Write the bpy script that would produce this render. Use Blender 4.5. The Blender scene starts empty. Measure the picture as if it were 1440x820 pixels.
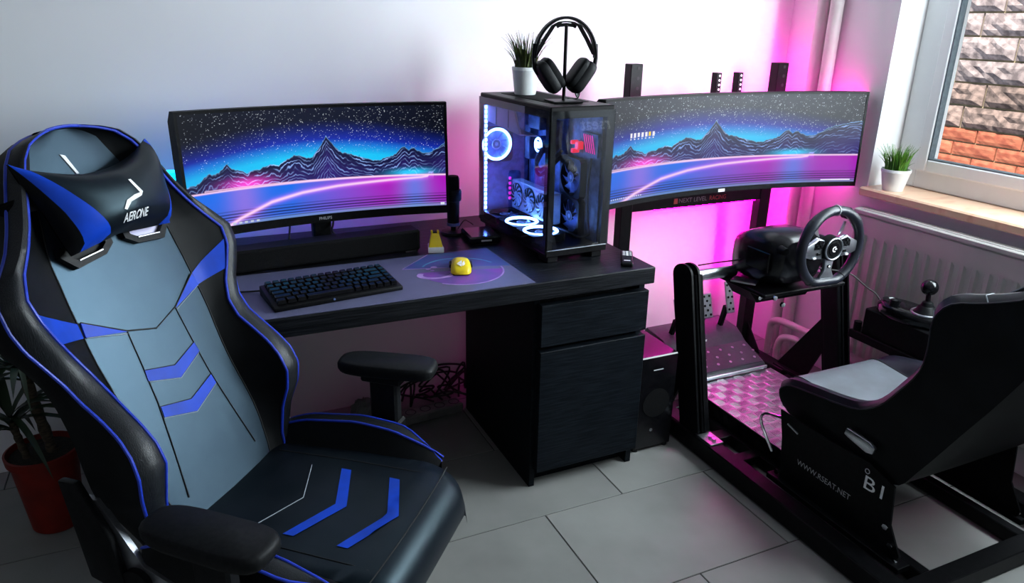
import bpy, bmesh, math, random
import numpy as np
from mathutils import Vector, Matrix

# ------------------------------------------------------------------ camera, world, light, exposure
scene = bpy.context.scene
COL = scene.collection
PI = math.pi
CAM_RIGHT = Vector((0.90966, -0.41507, 0.01719))
CAM_PITCH, CAM_ROLL, CAM_YAW, CAM_F = -0.3528, 0.0183, 0.4333, 1030.675
CAM_LOC = Vector((-1.311, -1.7741, 1.4365))


def cam_basis():
    cy, sy = math.cos(CAM_YAW), math.sin(CAM_YAW)
    fwd = Vector((sy * math.cos(CAM_PITCH), cy * math.cos(CAM_PITCH), math.sin(CAM_PITCH)))
    right = Vector((cy, -sy, 0))
    up = right.cross(fwd)
    r = right * math.cos(CAM_ROLL) + up * math.sin(CAM_ROLL)
    u = -right * math.sin(CAM_ROLL) + up * math.cos(CAM_ROLL)
    return r, u, fwd


cam_data = bpy.data.cameras.new('camera')
cam = bpy.data.objects.new('camera', cam_data)
COL.objects.link(cam)
_r, _u, _f = cam_basis()
_m = Matrix(((_r.x, _u.x, -_f.x, CAM_LOC.x), (_r.y, _u.y, -_f.y, CAM_LOC.y), (_r.z, _u.z, -_f.z, CAM_LOC.z), (0, 0, 0, 1)))
cam.matrix_world = _m
cam_data.sensor_width = 36
cam_data.lens = CAM_F / 1440 * 36
cam_data.clip_start = 0.02
scene.camera = cam

world = bpy.data.worlds.new('world')
scene.world = world
world.use_nodes = True
_bg = world.node_tree.nodes['Background']
_bg.inputs[0].default_value = (0.75, 0.87, 1.0, 1)
_bg.inputs[1].default_value = 0.9

scene.view_settings.view_transform = 'Standard'
scene.view_settings.look = 'None'
scene.view_settings.exposure = 0.0
scene.view_settings.gamma = 1.0
scene.view_settings.use_curve_mapping = False


def area_light(name, loc, target, sx, sy, power, color, spread=180):
    d = bpy.data.lights.new(name, 'AREA')
    d.shape = 'RECTANGLE'
    d.size, d.size_y = sx, sy
    d.energy = power
    d.color = color
    d.spread = math.radians(spread)
    o = bpy.data.objects.new(name, d)
    COL.objects.link(o)
    o.location = loc
    o.rotation_euler = (Vector(target) - Vector(loc)).to_track_quat('-Z', 'Y').to_euler()
    return o


# daylight through the part of the big window beside and above the frame; plus an added fill lamp behind the camera
area_light('window_daylight', (1.285, -0.90, 1.55), (0.0, -0.75, 1.35), 1.05, 1.15, 108, (0.82, 0.94, 1.0))
area_light('window_daylight_upper', (1.285, -0.05, 1.90), (0.0, -0.1, 1.55), 0.5, 0.42, 11, (0.82, 0.94, 1.0))
area_light('rear_fill_light', (-2.0, -3.3, 1.75), (-0.6, 0.0, 1.1), 1.6, 1.2, 5, (0.90, 0.96, 1.0))
_sun = bpy.data.lights.new('sun', 'SUN')
_sun.energy = 11
_sun.angle = 0.02
_sun.color = (1.0, 0.94, 0.85)
_so = bpy.data.objects.new('sun', _sun)
COL.objects.link(_so)
_so.rotation_euler = Vector((0.62, 0.30, -0.95)).to_track_quat('-Z', 'Y').to_euler()

# ------------------------------------------------------------------ materials
MATS = {}


def _mix(nt, fac, a, b, blend='MIX'):
    n = nt.nodes.new('ShaderNodeMix')
    n.data_type = 'RGBA'
    n.blend_type = blend
    n.clamp_factor = True
    if isinstance(fac, (int, float)):
        n.inputs[0].default_value = fac
    else:
        nt.links.new(fac, n.inputs[0])
    for i, c in ((6, a), (7, b)):
        if isinstance(c, (tuple, list)):
            n.inputs[i].default_value = (*c[:3], 1)
        else:
            nt.links.new(c, n.inputs[i])
    return n.outputs[2]


def ramp(nt, fac, stops):
    n = nt.nodes.new('ShaderNodeValToRGB')
    while len(n.color_ramp.elements) < len(stops):
        n.color_ramp.elements.new(0.5)
    for e, (p, c) in zip(n.color_ramp.elements, stops):
        e.position = p
        e.color = (*c, 1) if not isinstance(c, (int, float)) else (c, c, c, 1)
    nt.links.new(fac, n.inputs[0])
    return n.outputs[0]


def tex(nt, kind, scale, coord, **kw):
    n = nt.nodes.new('ShaderNodeTex' + kind)
    n.inputs['Scale'].default_value = scale
    for k, v in kw.items():
        if k in n.inputs:
            n.inputs[k].default_value = v
        else:
            setattr(n, k, v)
    nt.links.new(coord, n.inputs['Vector'])
    return n


def mat(name, col=(.5, .5, .5), rough=.5, metal=0., spec=.5, var=None, bump=None, stretch=None, emit=None, coat=0., trans=0., ior=1.45, alpha=1., kind='Noise', rvar=0., perobj=0., tint=None):
    """Principled material; var=(scale, colour2, lo, hi) mottles the colour, bump=(scale, strength) roughens it, stretch scales the coordinates."""
    if name in MATS:
        return MATS[name]
    m = bpy.data.materials.new(name)
    m.use_nodes = True
    nt = m.node_tree
    b = nt.nodes['Principled BSDF']
    b.inputs['Base Color'].default_value = (*col, 1)
    b.inputs['Roughness'].default_value = rough
    b.inputs['Metallic'].default_value = metal
    b.inputs['Specular IOR Level'].default_value = spec
    b.inputs['IOR'].default_value = ior
    if tint:
        b.inputs['Specular Tint'].default_value = (*tint, 1)
    b.inputs['Coat Weight'].default_value = coat
    b.inputs['Coat Roughness'].default_value = .08
    b.inputs['Transmission Weight'].default_value = trans
    b.inputs['Alpha'].default_value = alpha
    tc = nt.nodes.new('ShaderNodeTexCoord')
    co = tc.outputs['Object']
    if stretch:
        mp = nt.nodes.new('ShaderNodeMapping')
        mp.inputs['Scale'].default_value = stretch
        nt.links.new(co, mp.inputs[0])
        co = mp.outputs[0]
    cout = None
    if var:
        sc, c2, lo, hi = var
        n = tex(nt, kind if kind in ('Noise', 'Voronoi', 'Wave') else 'Noise', sc, co, Detail=5.0)
        f = ramp(nt, n.outputs[0], ((lo, 0.), (hi, 1.)))
        cout = _mix(nt, f, col, c2)
    if perobj:
        oi = nt.nodes.new('ShaderNodeObjectInfo')
        hs = nt.nodes.new('ShaderNodeHueSaturation')
        mr = nt.nodes.new('ShaderNodeMapRange')
        mr.inputs[3].default_value = 1 - perobj
        mr.inputs[4].default_value = 1 + perobj
        nt.links.new(oi.outputs['Random'], mr.inputs[0])
        nt.links.new(mr.outputs[0], hs.inputs['Value'])
        if cout is None:
            hs.inputs['Color'].default_value = (*col, 1)
        else:
            nt.links.new(cout, hs.inputs['Color'])
        cout = hs.outputs[0]
    if cout is not None:
        nt.links.new(cout, b.inputs['Base Color'])
    if rvar:
        n = tex(nt, 'Noise', 6, co, Detail=4.0)
        mr = nt.nodes.new('ShaderNodeMapRange')
        mr.inputs[3].default_value = rough - rvar
        mr.inputs[4].default_value = rough + rvar
        nt.links.new(n.outputs[0], mr.inputs[0])
        nt.links.new(mr.outputs[0], b.inputs['Roughness'])
    if bump:
        n = tex(nt, 'Voronoi' if len(bump) > 2 and bump[2] == 'V' else 'Noise', bump[0], co)
        if 'Detail' in n.inputs:
            n.inputs['Detail'].default_value = 3
        bp = nt.nodes.new('ShaderNodeBump')
        bp.inputs['Strength'].default_value = bump[1]
        bp.inputs['Distance'].default_value = .002
        nt.links.new(n.outputs[0], bp.inputs['Height'])
        nt.links.new(bp.outputs[0], b.inputs['Normal'])
    if emit:
        b.inputs['Emission Color'].default_value = (*emit[0], 1)
        b.inputs['Emission Strength'].default_value = emit[1]
    MATS[name] = m
    return m


def attr_mat(name, strength, gloss=.25):
    """Display panel: emits the picture held in the mesh's colour attribute."""
    m = bpy.data.materials.new(name)
    m.use_nodes = True
    nt = m.node_tree
    b = nt.nodes['Principled BSDF']
    a = nt.nodes.new('ShaderNodeAttribute')
    a.attribute_name = 'picture'
    b.inputs['Base Color'].default_value = (.012, .012, .014, 1)
    b.inputs['Roughness'].default_value = gloss
    b.inputs['Specular IOR Level'].default_value = .10
    nt.links.new(a.outputs['Color'], b.inputs['Emission Color'])
    b.inputs['Emission Strength'].default_value = strength
    return m


mat('wall_paint', (.80, .80, .81), .75, spec=.25, var=(2.2, (.76, .765, .785), .35, .7), bump=(140, .06))
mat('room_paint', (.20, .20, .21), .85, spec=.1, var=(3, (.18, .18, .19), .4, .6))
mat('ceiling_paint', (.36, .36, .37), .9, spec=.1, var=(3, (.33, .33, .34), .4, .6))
mat('tile', (.235, .235, .225), .42, spec=.45, var=(5.5, (.195, .195, .187), .35, .7), bump=(60, .05), perobj=.07, rvar=.06)
mat('grout', (.035, .033, .032), .9, var=(80, (.05, .048, .045), .4, .6))
mat('black_wood', (.003, .0036, .005), .34, spec=.26, var=(9, (.011, .012, .015), .42, .66), stretch=(1, 14, 26), bump=(16, .55))
mat('black_wood_front', (.002, .0032, .005), .5, spec=.10, var=(9, (.007, .010, .014), .42, .66), stretch=(1.2, 14, 22), bump=(16, .4))
mat('dark_board', (.003, .003, .0035), .8, spec=.08, var=(30, (.009, .009, .010), .4, .6))
mat('black_plastic', (.003, .0033, .004), .42, spec=.14, var=(120, (.006, .006, .007), .4, .6), bump=(420, .03))
mat('matte_plastic', (.004, .0045, .0055), .52, spec=.16, var=(120, (.007, .0075, .0085), .4, .6), bump=(600, .05))
mat('gloss_plastic', (.003, .003, .004), .16, spec=.4, var=(60, (.005, .005, .006), .4, .6))
mat('black_metal', (.0025, .0025, .003), .46, metal=.0, spec=.13, var=(70, (.005, .005, .006), .4, .65), bump=(300, .08))
mat('rig_metal', (.0025, .0027, .0033), .42, spec=.14, var=(50, (.005, .005, .006), .4, .65), bump=(260, .06))
mat('silver', (.62, .64, .68), .28, metal=1., var=(30, (.52, .54, .58), .4, .6))
mat('chrome', (.8, .82, .85), .12, metal=1., var=(20, (.72, .74, .78), .4, .6))
mat('dull_alloy', (.48, .50, .54), .32, metal=.95, var=(40, (.40, .42, .46), .4, .6), bump=(200, .08))
mat('leather_black', (.008, .011, .016), .44, spec=.9, tint=(.44, .74, 1.0), var=(12, (.013, .017, .022), .4, .65), bump=(700, .035, 'V'))
mat('leather_shaded', (.003, .005, .008), .38, spec=.28, tint=(.55, .85, 1.0), var=(12, (.006, .008, .012), .4, .65), bump=(700, .03, 'V'))  # copy of leather_black, darkened to put shade into the seat
mat('leather_side', (.0025, .003, .0035), .52, spec=.14, var=(12, (.005, .006, .007), .4, .65), bump=(700, .05, 'V'))
mat('leather_blue', (.006, .055, .52), .45, spec=.2, var=(14, (.008, .045, .38), .4, .65), bump=(700, .04, 'V'))
mat('leather_navy', (.004, .005, .010), .40, spec=.5, var=(14, (.007, .009, .017), .4, .65), bump=(600, .04, 'V'))
mat('leather_grey', (.10, .115, .135), .46, spec=.8, var=(9, (.07, .078, .09), .4, .65), bump=(900, .04, 'V'))
mat('piping_blue', (.012, .045, .50), .40, spec=.6, var=(60, (.01, .035, .42), .4, .6))
mat('weave', (.006, .007, .009), .42, spec=.32, var=(40, (.014, .016, .019), .45, .55), stretch=(20, 20, 1), bump=(25, .25))
mat('print_dim', (.10, .10, .11), .5, var=(200, (.08, .08, .09), .4, .6))
mat('print_white', (.85, .86, .88), .5, var=(200, (.8, .81, .83), .4, .6))
mat('print_grey', (.45, .46, .48), .5, var=(200, (.4, .41, .43), .4, .6))
mat('stitch_dark', (.006, .007, .008), .7, var=(300, (.01, .011, .012), .4, .6))
mat('stitch_light', (.30, .33, .37), .6, var=(300, (.25, .28, .32), .4, .6))
mat('yellow_plastic', (.80, .60, .010), .38, var=(40, (.72, .53, .01), .4, .6))
mat('white_plastic', (.78, .79, .80), .4, var=(40, (.73, .74, .76), .4, .6))
mat('white_glaze', (.76, .78, .78), .32, spec=.5, var=(12, (.70, .73, .73), .4, .6))
mat('red_pot', (.20, .012, .007), .5, spec=.3, var=(14, (.14, .010, .006), .4, .65), bump=(90, .1))
mat('pedal_plastic', (.022, .026, .034), .42, spec=.4, var=(60, (.028, .033, .042), .4, .6))
mat('rig_gloss', (.004, .004, .006), .26, spec=.55, var=(60, (.006, .006, .008), .4, .6))
mat('fan_pale', (.16, .24, .55), .35, var=(60, (.12, .19, .46), .4, .6))
mat('soil', (.010, .008, .006), .95, var=(90, (.025, .018, .012), .4, .65), bump=(120, .8))
mat('bark', (.075, .055, .035), .85, var=(60, (.03, .022, .015), .4, .6), stretch=(1, 1, 3), bump=(60, .7))
mat('leaf_dark', (.018, .040, .016), .45, var=(20, (.008, .020, .009), .35, .7))
mat('grass_green', (.10, .26, .018), .5, var=(35, (.035, .12, .010), .35, .65))
mat('grass_olive', (.075, .10, .014), .5, var=(35, (.018, .030, .008), .35, .65))
mat('radiator_paint', (.50, .475, .45), .4, var=(8, (.46, .44, .42), .4, .6))  # white paint greyed to carry the shade below the window
mat('pipe_paint', (.62, .60, .58), .42, var=(10, (.56, .54, .52), .4, .6))
mat('frame_white', (.80, .82, .83), .35, var=(8, (.77, .79, .80), .4, .6))
mat('gasket', (.12, .16, .18), .6, var=(60, (.09, .12, .14), .4, .6))
mat('marble', (.74, .48, .33), .28, var=(9, (.58, .28, .17), .52, .75), stretch=(1, 2.5, 1))
mat('brick_red', (.46, .15, .085), .9, var=(16, (.33, .085, .05), .4, .62), bump=(34, 1.0), stretch=(1, 1, 2.2), perobj=.18)
mat('stone_brown', (.27, .20, .18), .95, var=(22, (.10, .075, .07), .42, .62), bump=(48, 1.0), perobj=.2)
mat('stone_rough', (.37, .31, .315), .95, var=(22, (.17, .14, .145), .42, .62), bump=(48, 1.0), perobj=.2)
mat('mortar', (.38, .33, .21), .95, var=(30, (.29, .25, .16), .4, .62), bump=(80, .5))
mat('glass', (1, 1, 1), .0, trans=1., ior=1.02, var=(1, (.99, 1, 1), .4, .6))
mat('pc_glass', (.80, .82, .85), .02, trans=1., ior=1.52, var=(1, (.78, .80, .84), .4, .6))
mat('alu_tread', (.60, .61, .64), .34, metal=1., var=(30, (.52, .53, .56), .4, .6))
mat('mat_cloth', (.105, .108, .19), .45, spec=.35, var=(6, (.085, .088, .16), .4, .65), bump=(900, .15))
mat('cable', (.003, .003, .0035), .55, var=(60, (.005, .005, .0055), .4, .6))
mat('led_magenta', (.9, .1, .7), .4, emit=((1.0, .0, .50), 165), var=(20, (.85, .08, .66), .4, .6))
mat('led_magenta_soft', (.9, .1, .7), .4, emit=((1.0, .0, .52), 48), var=(20, (.85, .08, .66), .4, .6))
mat('led_magenta_dim', (.9, .1, .7), .4, emit=((1.0, .0, .50), 22), var=(20, (.85, .08, .66), .4, .6))
mat('led_blue', (.1, .2, .9), .4, emit=((.20, .10, 1.0), 28), var=(20, (.1, .18, .85), .4, .6))
mat('lamp_cyan', (.1, .7, .9), .4, emit=((.0, .42, 1.0), 6), var=(20, (.1, .65, .85), .4, .6))
mat('led_white', (.9, .95, 1), .4, emit=((.10, .24, 1.0), 240), var=(20, (.85, .9, .98), .4, .6))
mat('ring_white', (.9, .95, 1), .4, emit=((.14, .33, 1.0), 50), var=(20, (.85, .9, .98), .4, .6))
mat('print_red', (.20, .012, .012), .5, var=(100, (.16, .01, .01), .4, .6))
mat('glow_red', (.8, .05, .08), .4, emit=((1.0, .02, .05), .8), var=(20, (.75, .04, .07), .4, .6))
mat('glow_pink', (.8, .05, .4), .4, emit=((1.0, .02, .35), .7), var=(20, (.75, .04, .37), .4, .6))
mat('pc_part', (.07, .09, .16), .42, var=(40, (.03, .038, .07), .4, .6))
mat('pc_blue', (.09, .14, .34), .35, var=(40, (.04, .06, .15), .4, .6))
mat('gpu_shroud', (.34, .38, .46), .35, metal=.3, var=(40, (.27, .30, .38), .4, .6))
mat('fan_blade', (.035, .06, .13), .3, var=(60, (.05, .08, .17), .4, .6))
mat('lilac', (.66, .62, .85), .35, var=(8, (.58, .55, .80), .4, .6))
mat('bag', (.17, .165, .16), .6, var=(20, (.12, .118, .115), .4, .6), bump=(40, .8))
mat('mesh_fabric', (.004, .004, .0045), .8, spec=.08, var=(200, (.006, .006, .0065), .4, .6), bump=(300, .3))


# ------------------------------------------------------------------ mesh builder
class MB:
    def __init__(s):
        s.v, s.f = [], []

    def add(s, vs, fs):
        o = len(s.v)
        s.v += [tuple(float(c) for c in v) for v in vs]
        s.f += [[i + o for i in f] for f in fs]
        return s

    def box(s, x0, x1, y0, y1, z0, z1, bev=0., M=None, c=None):
        """Box, chamfered by bev; M (3x3) and c move it out of its own frame."""
        if bev <= 0:
            vs = [(x, y, z) for x in (x0, x1) for y in (y0, y1) for z in (z0, z1)]
            fs = [(0, 1, 3, 2), (4, 6, 7, 5), (0, 4, 5, 1), (2, 3, 7, 6), (0, 2, 6, 4), (1, 5, 7, 3)]
        else:
            vs, idx = [], {}
            X, Y, Z = (x0, x1), (y0, y1), (z0, z1)
            for i in (0, 1):
                for j in (0, 1):
                    for k in (0, 1):
                        sx, sy, sz = (bev if i == 0 else -bev), (bev if j == 0 else -bev), (bev if k == 0 else -bev)
                        for a, p in enumerate(((X[i], Y[j] + sy, Z[k] + sz), (X[i] + sx, Y[j], Z[k] + sz), (X[i] + sx, Y[j] + sy, Z[k]))):
                            idx[i, j, k, a] = len(vs)
                            vs.append(p)
            fs = []
            for i in (0, 1):
                q = [idx[i, 0, 0, 0], idx[i, 1, 0, 0], idx[i, 1, 1, 0], idx[i, 0, 1, 0]]
                fs.append(q if i else q[::-1])
                q = [idx[0, i, 0, 1], idx[0, i, 1, 1], idx[1, i, 1, 1], idx[1, i, 0, 1]]
                fs.append(q if i else q[::-1])
                q = [idx[0, 0, i, 2], idx[1, 0, i, 2], idx[1, 1, i, 2], idx[0, 1, i, 2]]
                fs.append(q if i else q[::-1])
            for j in (0, 1):
                for k in (0, 1):
                    fs.append([idx[0, j, k, 1], idx[0, j, k, 2], idx[1, j, k, 2], idx[1, j, k, 1]])
                    fs.append([idx[j, 0, k, 0], idx[j, 0, k, 2], idx[j, 1, k, 2], idx[j, 1, k, 0]])
                    fs.append([idx[j, k, 0, 0], idx[j, k, 0, 1], idx[j, k, 1, 1], idx[j, k, 1, 0]])
            for i in (0, 1):
                for j in (0, 1):
                    for k in (0, 1):
                        fs.append([idx[i, j, k, a] for a in range(3)])
        if M is not None:
            vs = [M @ Vector(v) for v in vs]
        if c is not None:
            c = Vector(c)
            vs = [Vector(v) + c for v in vs]
        return s.add(vs, fs)

    def bar(s, p0, p1, w, h, upv=(0, 0, 1), bev=0.):
        """Rectangular bar from p0 to p1, w across, h along upv."""
        p0, p1 = Vector(p0), Vector(p1)
        d = p1 - p0
        L = d.length
        d.normalize()
        side = d.cross(Vector(upv)).normalized()
        up = side.cross(d).normalized()
        M = Matrix((side, d, up)).transposed()
        return s.box(-w / 2, w / 2, 0, L, -h / 2, h / 2, bev, M, p0)

    def cyl(s, p0, p1, r0, r1=None, n=20, cap=True):
        r1 = r0 if r1 is None else r1
        p0, p1 = Vector(p0), Vector(p1)
        d = (p1 - p0).normalized()
        a = d.orthogonal().normalized()
        b = d.cross(a)
        vs = []
        for p, r in ((p0, r0), (p1, r1)):
            for i in range(n):
                t = 2 * PI * i / n
                vs.append(p + (a * math.cos(t) + b * math.sin(t)) * r)
        fs = [(i, (i + 1) % n, n + (i + 1) % n, n + i) for i in range(n)]
        if cap:
            fs += [list(range(n))[::-1], list(range(n, 2 * n))]
        return s.add(vs, fs)

    def tube(s, pts, r, n=8, closed=False, rs=None):
        pts = [Vector(p) for p in pts]
        m = len(pts)
        tang = []
        for i in range(m):
            a = pts[(i - 1) % m] if closed or i > 0 else pts[i]
            b = pts[(i + 1) % m] if closed or i < m - 1 else pts[i]
            tang.append((b - a).normalized())
        nrm = tang[0].orthogonal().normalized()
        vs = []
        for i in range(m):
            t = tang[i]
            nrm = (nrm - t * nrm.dot(t))
            if nrm.length < 1e-6:
                nrm = t.orthogonal()
            nrm.normalize()
            bn = t.cross(nrm)
            rr = rs[i] if rs else r
            for k in range(n):
                q = 2 * PI * k / n
                vs.append(pts[i] + (nrm * math.cos(q) + bn * math.sin(q)) * rr)
        fs = []
        for i in range(m if closed else m - 1):
            j = (i + 1) % m
            for k in range(n):
                fs.append((i * n + k, i * n + (k + 1) % n, j * n + (k + 1) % n, j * n + k))
        if not closed:
            fs += [list(range(n))[::-1], list(range((m - 1) * n, m * n))]
        return s.add(vs, fs)

    def lathe(s, prof, c=(0, 0, 0), n=32, M=None):
        """prof: (radius, height) list turned about Z, then moved by M and c."""
        vs, fs = [], []
        c = Vector(c)
        for r, z in prof:
            for i in range(n):
                t = 2 * PI * i / n
                p = Vector((r * math.cos(t), r * math.sin(t), z))
                if M is not None:
                    p = M @ p
                vs.append(p + c)
        m = len(prof)
        for j in range(m - 1):
            for i in range(n):
                fs.append((j * n + i, j * n + (i + 1) % n, (j + 1) * n + (i + 1) % n, (j + 1) * n + i))
        if prof[0][0] > 1e-5:
            fs.append(list(range(n))[::-1])
        if prof[-1][0] > 1e-5:
            fs.append(list(range((m - 1) * n, m * n)))
        return s.add(vs, fs)

    def prism(s, poly, off):
        """Polygon (3-D points) extruded by vector off."""
        poly = [Vector(p) for p in poly]
        off = Vector(off)
        n = len(poly)
        vs = poly + [p + off for p in poly]
        fs = [list(range(n))[::-1], list(range(n, 2 * n))] + [(i, (i + 1) % n, n + (i + 1) % n, n + i) for i in range(n)]
        return s.add(vs, fs)

    def grid(s, rows, closed=False):
        """rows: list of equally long point lists; quads between neighbours."""
        m, n = len(rows), len(rows[0])
        vs = [p for r in rows for p in r]
        fs = []
        for i in range(m - 1):
            for j in range(n if closed else n - 1):
                k = (j + 1) % n
                fs.append((i * n + j, i * n + k, (i + 1) * n + k, (i + 1) * n + j))
        return s.add(vs, fs)

    def ring(s, c, axis, R, r, n=40, k=8, flat=1.):
        c, axis = Vector(c), Vector(axis).normalized()
        a = axis.orthogonal().normalized()
        b = axis.cross(a)
        rows = []
        for i in range(n):
            t = 2 * PI * i / n
            d = a * math.cos(t) + b * math.sin(t)
            rows.append([c + d * (R + r * math.cos(2 * PI * j / k)) + axis * (r * flat * math.sin(2 * PI * j / k)) for j in range(k)])
        rows.append(rows[0])
        return s.grid(rows, closed=True)

    def ell(s, c, rx, ry, rz, M=None, n=20, m=12, p=1.):
        """(Super)ellipsoid."""
        c = Vector(c)

        def sg(x):
            return math.copysign(abs(x) ** p, x)
        rows = []
        for j in range(m + 1):
            ph = -PI / 2 + PI * j / m
            row = []
            for i in range(n):
                th = 2 * PI * i / n
                q = Vector((rx * sg(math.cos(ph)) * sg(math.cos(th)), ry * sg(math.cos(ph)) * sg(math.sin(th)), rz * sg(math.sin(ph))))
                if M is not None:
                    q = M @ q
                row.append(q + c)
            rows.append(row)
        return s.grid(rows, closed=True)

    def build(s, name, material, parent=None, smooth=35, bevel=None, local=False, org=None, fixn=True):
        return link_mesh(name, s.v, s.f, material, parent, smooth, bevel, local, org, fixn)


def root_of(o):
    while o.parent is not None:
        o = o.parent
    return o


def link_mesh(name, vs, fs, material, parent=None, smooth=35, bevel=None, local=False, org=None, fixn=True):
    """One mesh object. vs are world points unless local; children are stored in their thing's frame."""
    V = np.array(vs, dtype=float).reshape(-1, 3)
    loc = None
    if parent is not None:
        if not local:
            r = root_of(parent)
            V = V - np.array(r.location)
            a = -r.rotation_euler.z
            if abs(a) > 1e-9:
                ca, sa = math.cos(a), math.sin(a)
                V = np.stack([V[:, 0] * ca - V[:, 1] * sa, V[:, 0] * sa + V[:, 1] * ca, V[:, 2]], 1)
    else:
        if org is None:
            org = ((V[:, 0].min() + V[:, 0].max()) / 2, (V[:, 1].min() + V[:, 1].max()) / 2, V[:, 2].min())
        loc = org
        V = V - np.array(org)
    me = bpy.data.meshes.new(name)
    me.from_pydata(V.tolist(), [], fs)
    if fixn or bevel:
        bm = bmesh.new()
        bm.from_mesh(me)
        if fixn:
            bmesh.ops.recalc_face_normals(bm, faces=bm.faces)
        if bevel:
            es = [e for e in bm.edges if len(e.link_faces) == 2 and e.calc_face_angle(0) > .5]
            bmesh.ops.bevel(bm, geom=es, offset=bevel[0], segments=bevel[1], affect='EDGES', profile=.5, clamp_overlap=True)
        bm.to_mesh(me)
        bm.free()
    if smooth:
        me.shade_smooth()
        me.set_sharp_from_angle(angle=math.radians(smooth))
    me.materials.append(MATS[material] if isinstance(material, str) else material)
    o = bpy.data.objects.new(name, me)
    COL.objects.link(o)
    if parent is not None:
        o.parent = parent
    else:
        o.location = loc
    return o


def tag(o, label=None, cat=None, group=None, kind=None):
    if label:
        o['label'] = label
    if cat:
        o['category'] = cat
    if group:
        o['group'] = group
    if kind:
        o['kind'] = kind
    return o


def thing(name, label, cat, loc=(0, 0, 0), rz=0., group=None, kind=None):
    o = bpy.data.objects.new(name, None)
    o.empty_display_size = .05
    COL.objects.link(o)
    o.location = loc
    o.rotation_euler = (0, 0, rz)
    return tag(o, label, cat, group, kind)


def dup_part(src, parent, loc=None, M=None):
    """Copy of a part sharing its mesh data."""
    o = src.copy()
    COL.objects.link(o)
    o.parent = parent
    if loc is not None:
        o.location = loc
    return o


_text_cache = {}


def text_mesh(body, size=1., shear=0., bold=0.):
    key = (body, shear, bold)
    if key not in _text_cache:
        cu = bpy.data.curves.new('lettering', 'FONT')
        cu.body = body
        cu.size = 1
        cu.shear = shear
        cu.offset = bold
        cu.align_x = 'CENTER'
        cu.align_y = 'CENTER'
        cu.resolution_u = 3
        cu.fill_mode = 'FRONT'
        ob = bpy.data.objects.new('lettering', cu)
        COL.objects.link(ob)
        dg = bpy.context.evaluated_depsgraph_get()
        me = bpy.data.meshes.new_from_object(ob.evaluated_get(dg))
        _text_cache[key] = ([tuple(v.co[:2]) for v in me.vertices], [list(p.vertices) for p in me.polygons])
        bpy.data.objects.remove(ob)
        bpy.data.curves.remove(cu)
        bpy.data.meshes.remove(me)
    v, f = _text_cache[key]
    return [(a * size, b * size) for a, b in v], f


def put_text(body, size, org, xd, yd, name, material, parent, shear=0., width=None, bold=0., fn=None, local=False):
    v, f = text_mesh(body, size, shear, bold)
    if width:
        xs = [a for a, b in v]
        k = width / (max(xs) - min(xs))
        v = [(a * k, b) for a, b in v]
    if fn:
        vs = [fn(a, b) for a, b in v]
    else:
        org, xd, yd = Vector(org), Vector(xd), Vector(yd)
        vs = [org + xd * a + yd * b for a, b in v]
    return link_mesh(name, vs, f, material, parent, smooth=0, local=local, fixn=False)


def lerp_tab(tab, s):
    xs = [t[0] for t in tab]
    return [float(np.interp(s, xs, [t[i] for t in tab])) for i in range(1, len(tab[0]))]


def smooth_path(pts, n=8):
    """Catmull-Rom through pts."""
    P = [Vector(p) for p in pts]
    P = [P[0] * 2 - P[1]] + P + [P[-1] * 2 - P[-2]]
    out = []
    for i in range(1, len(P) - 2):
        for k in range(n):
            t = k / n
            a, b, c, d = P[i - 1], P[i], P[i + 1], P[i + 2]
            out.append(.5 * ((2 * b) + (c - a) * t + (2 * a - 5 * b + 4 * c - d) * t * t + (3 * b - a - 3 * c + d) * t ** 3))
    out.append(P[-2])
    return out

# ================================================================== THE ROOM
XL, XW, YB, YR, ZC = -3.0, 1.20, 0.813, -3.6, 2.6

floor = MB().box(XL - .1, XW + .3, YR - .1, YB + .1, -.10, -.0025).build('floor', 'grout', org=(0, 0, 0))
tag(floor, 'grey rectangular floor tiles with dark joints', kind='structure')
_tiles = {}
PX, PY = .607, .40
row = 0
y = -.101 - PY * 9
k = -9
while y < YB:
    off = -.41 if k % 2 else -.735
    x = off - PX * 5
    while x < XW:
        x0, x1, y0, y1 = max(x, XL), min(x + PX, XW), max(y, YR), min(y + PY, YB)
        if x1 - x0 > .02 and y1 - y0 > .02:
            key = (round(x1 - x0, 3), round(y1 - y0, 3))
            g = .0018
            if key not in _tiles:
                t = MB().box(g, key[0] - g, g, key[1] - g, -.008, 0, .0012).build('tile', 'tile', floor, local=True)
                _tiles[key] = t
                t.location = (x0, y0, 0)
            else:
                dup_part(_tiles[key], floor, (x0, y0, 0))
        x += PX
    y += PY
    k += 1

tag(MB().box(XL - .1, XW + .25, YB, YB + .1, -.1, ZC).build('wall_back', 'wall_paint'), 'white painted wall behind the two screens', kind='structure')
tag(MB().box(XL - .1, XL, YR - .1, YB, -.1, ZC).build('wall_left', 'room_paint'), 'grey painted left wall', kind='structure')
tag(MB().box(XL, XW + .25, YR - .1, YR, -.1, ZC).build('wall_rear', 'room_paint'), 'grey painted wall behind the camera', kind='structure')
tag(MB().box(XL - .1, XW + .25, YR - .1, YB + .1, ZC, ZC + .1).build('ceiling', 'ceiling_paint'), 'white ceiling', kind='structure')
# window wall with its opening
WY0, WY1, WZ0, WZ1 = -1.50, .276, .815, 2.25
mb = MB()
mb.box(XW, XW + .25, YR, YB, -.1, WZ0)
mb.box(XW, XW + .25, YR, YB, WZ1, ZC)
mb.box(XW, XW + .25, WY1, YB, WZ0, WZ1)
mb.box(XW, XW + .25, YR, WY0, WZ0, WZ1)
tag(mb.build('wall_window', 'wall_paint', smooth=0), 'white painted wall with the window and radiator', kind='structure')

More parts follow.
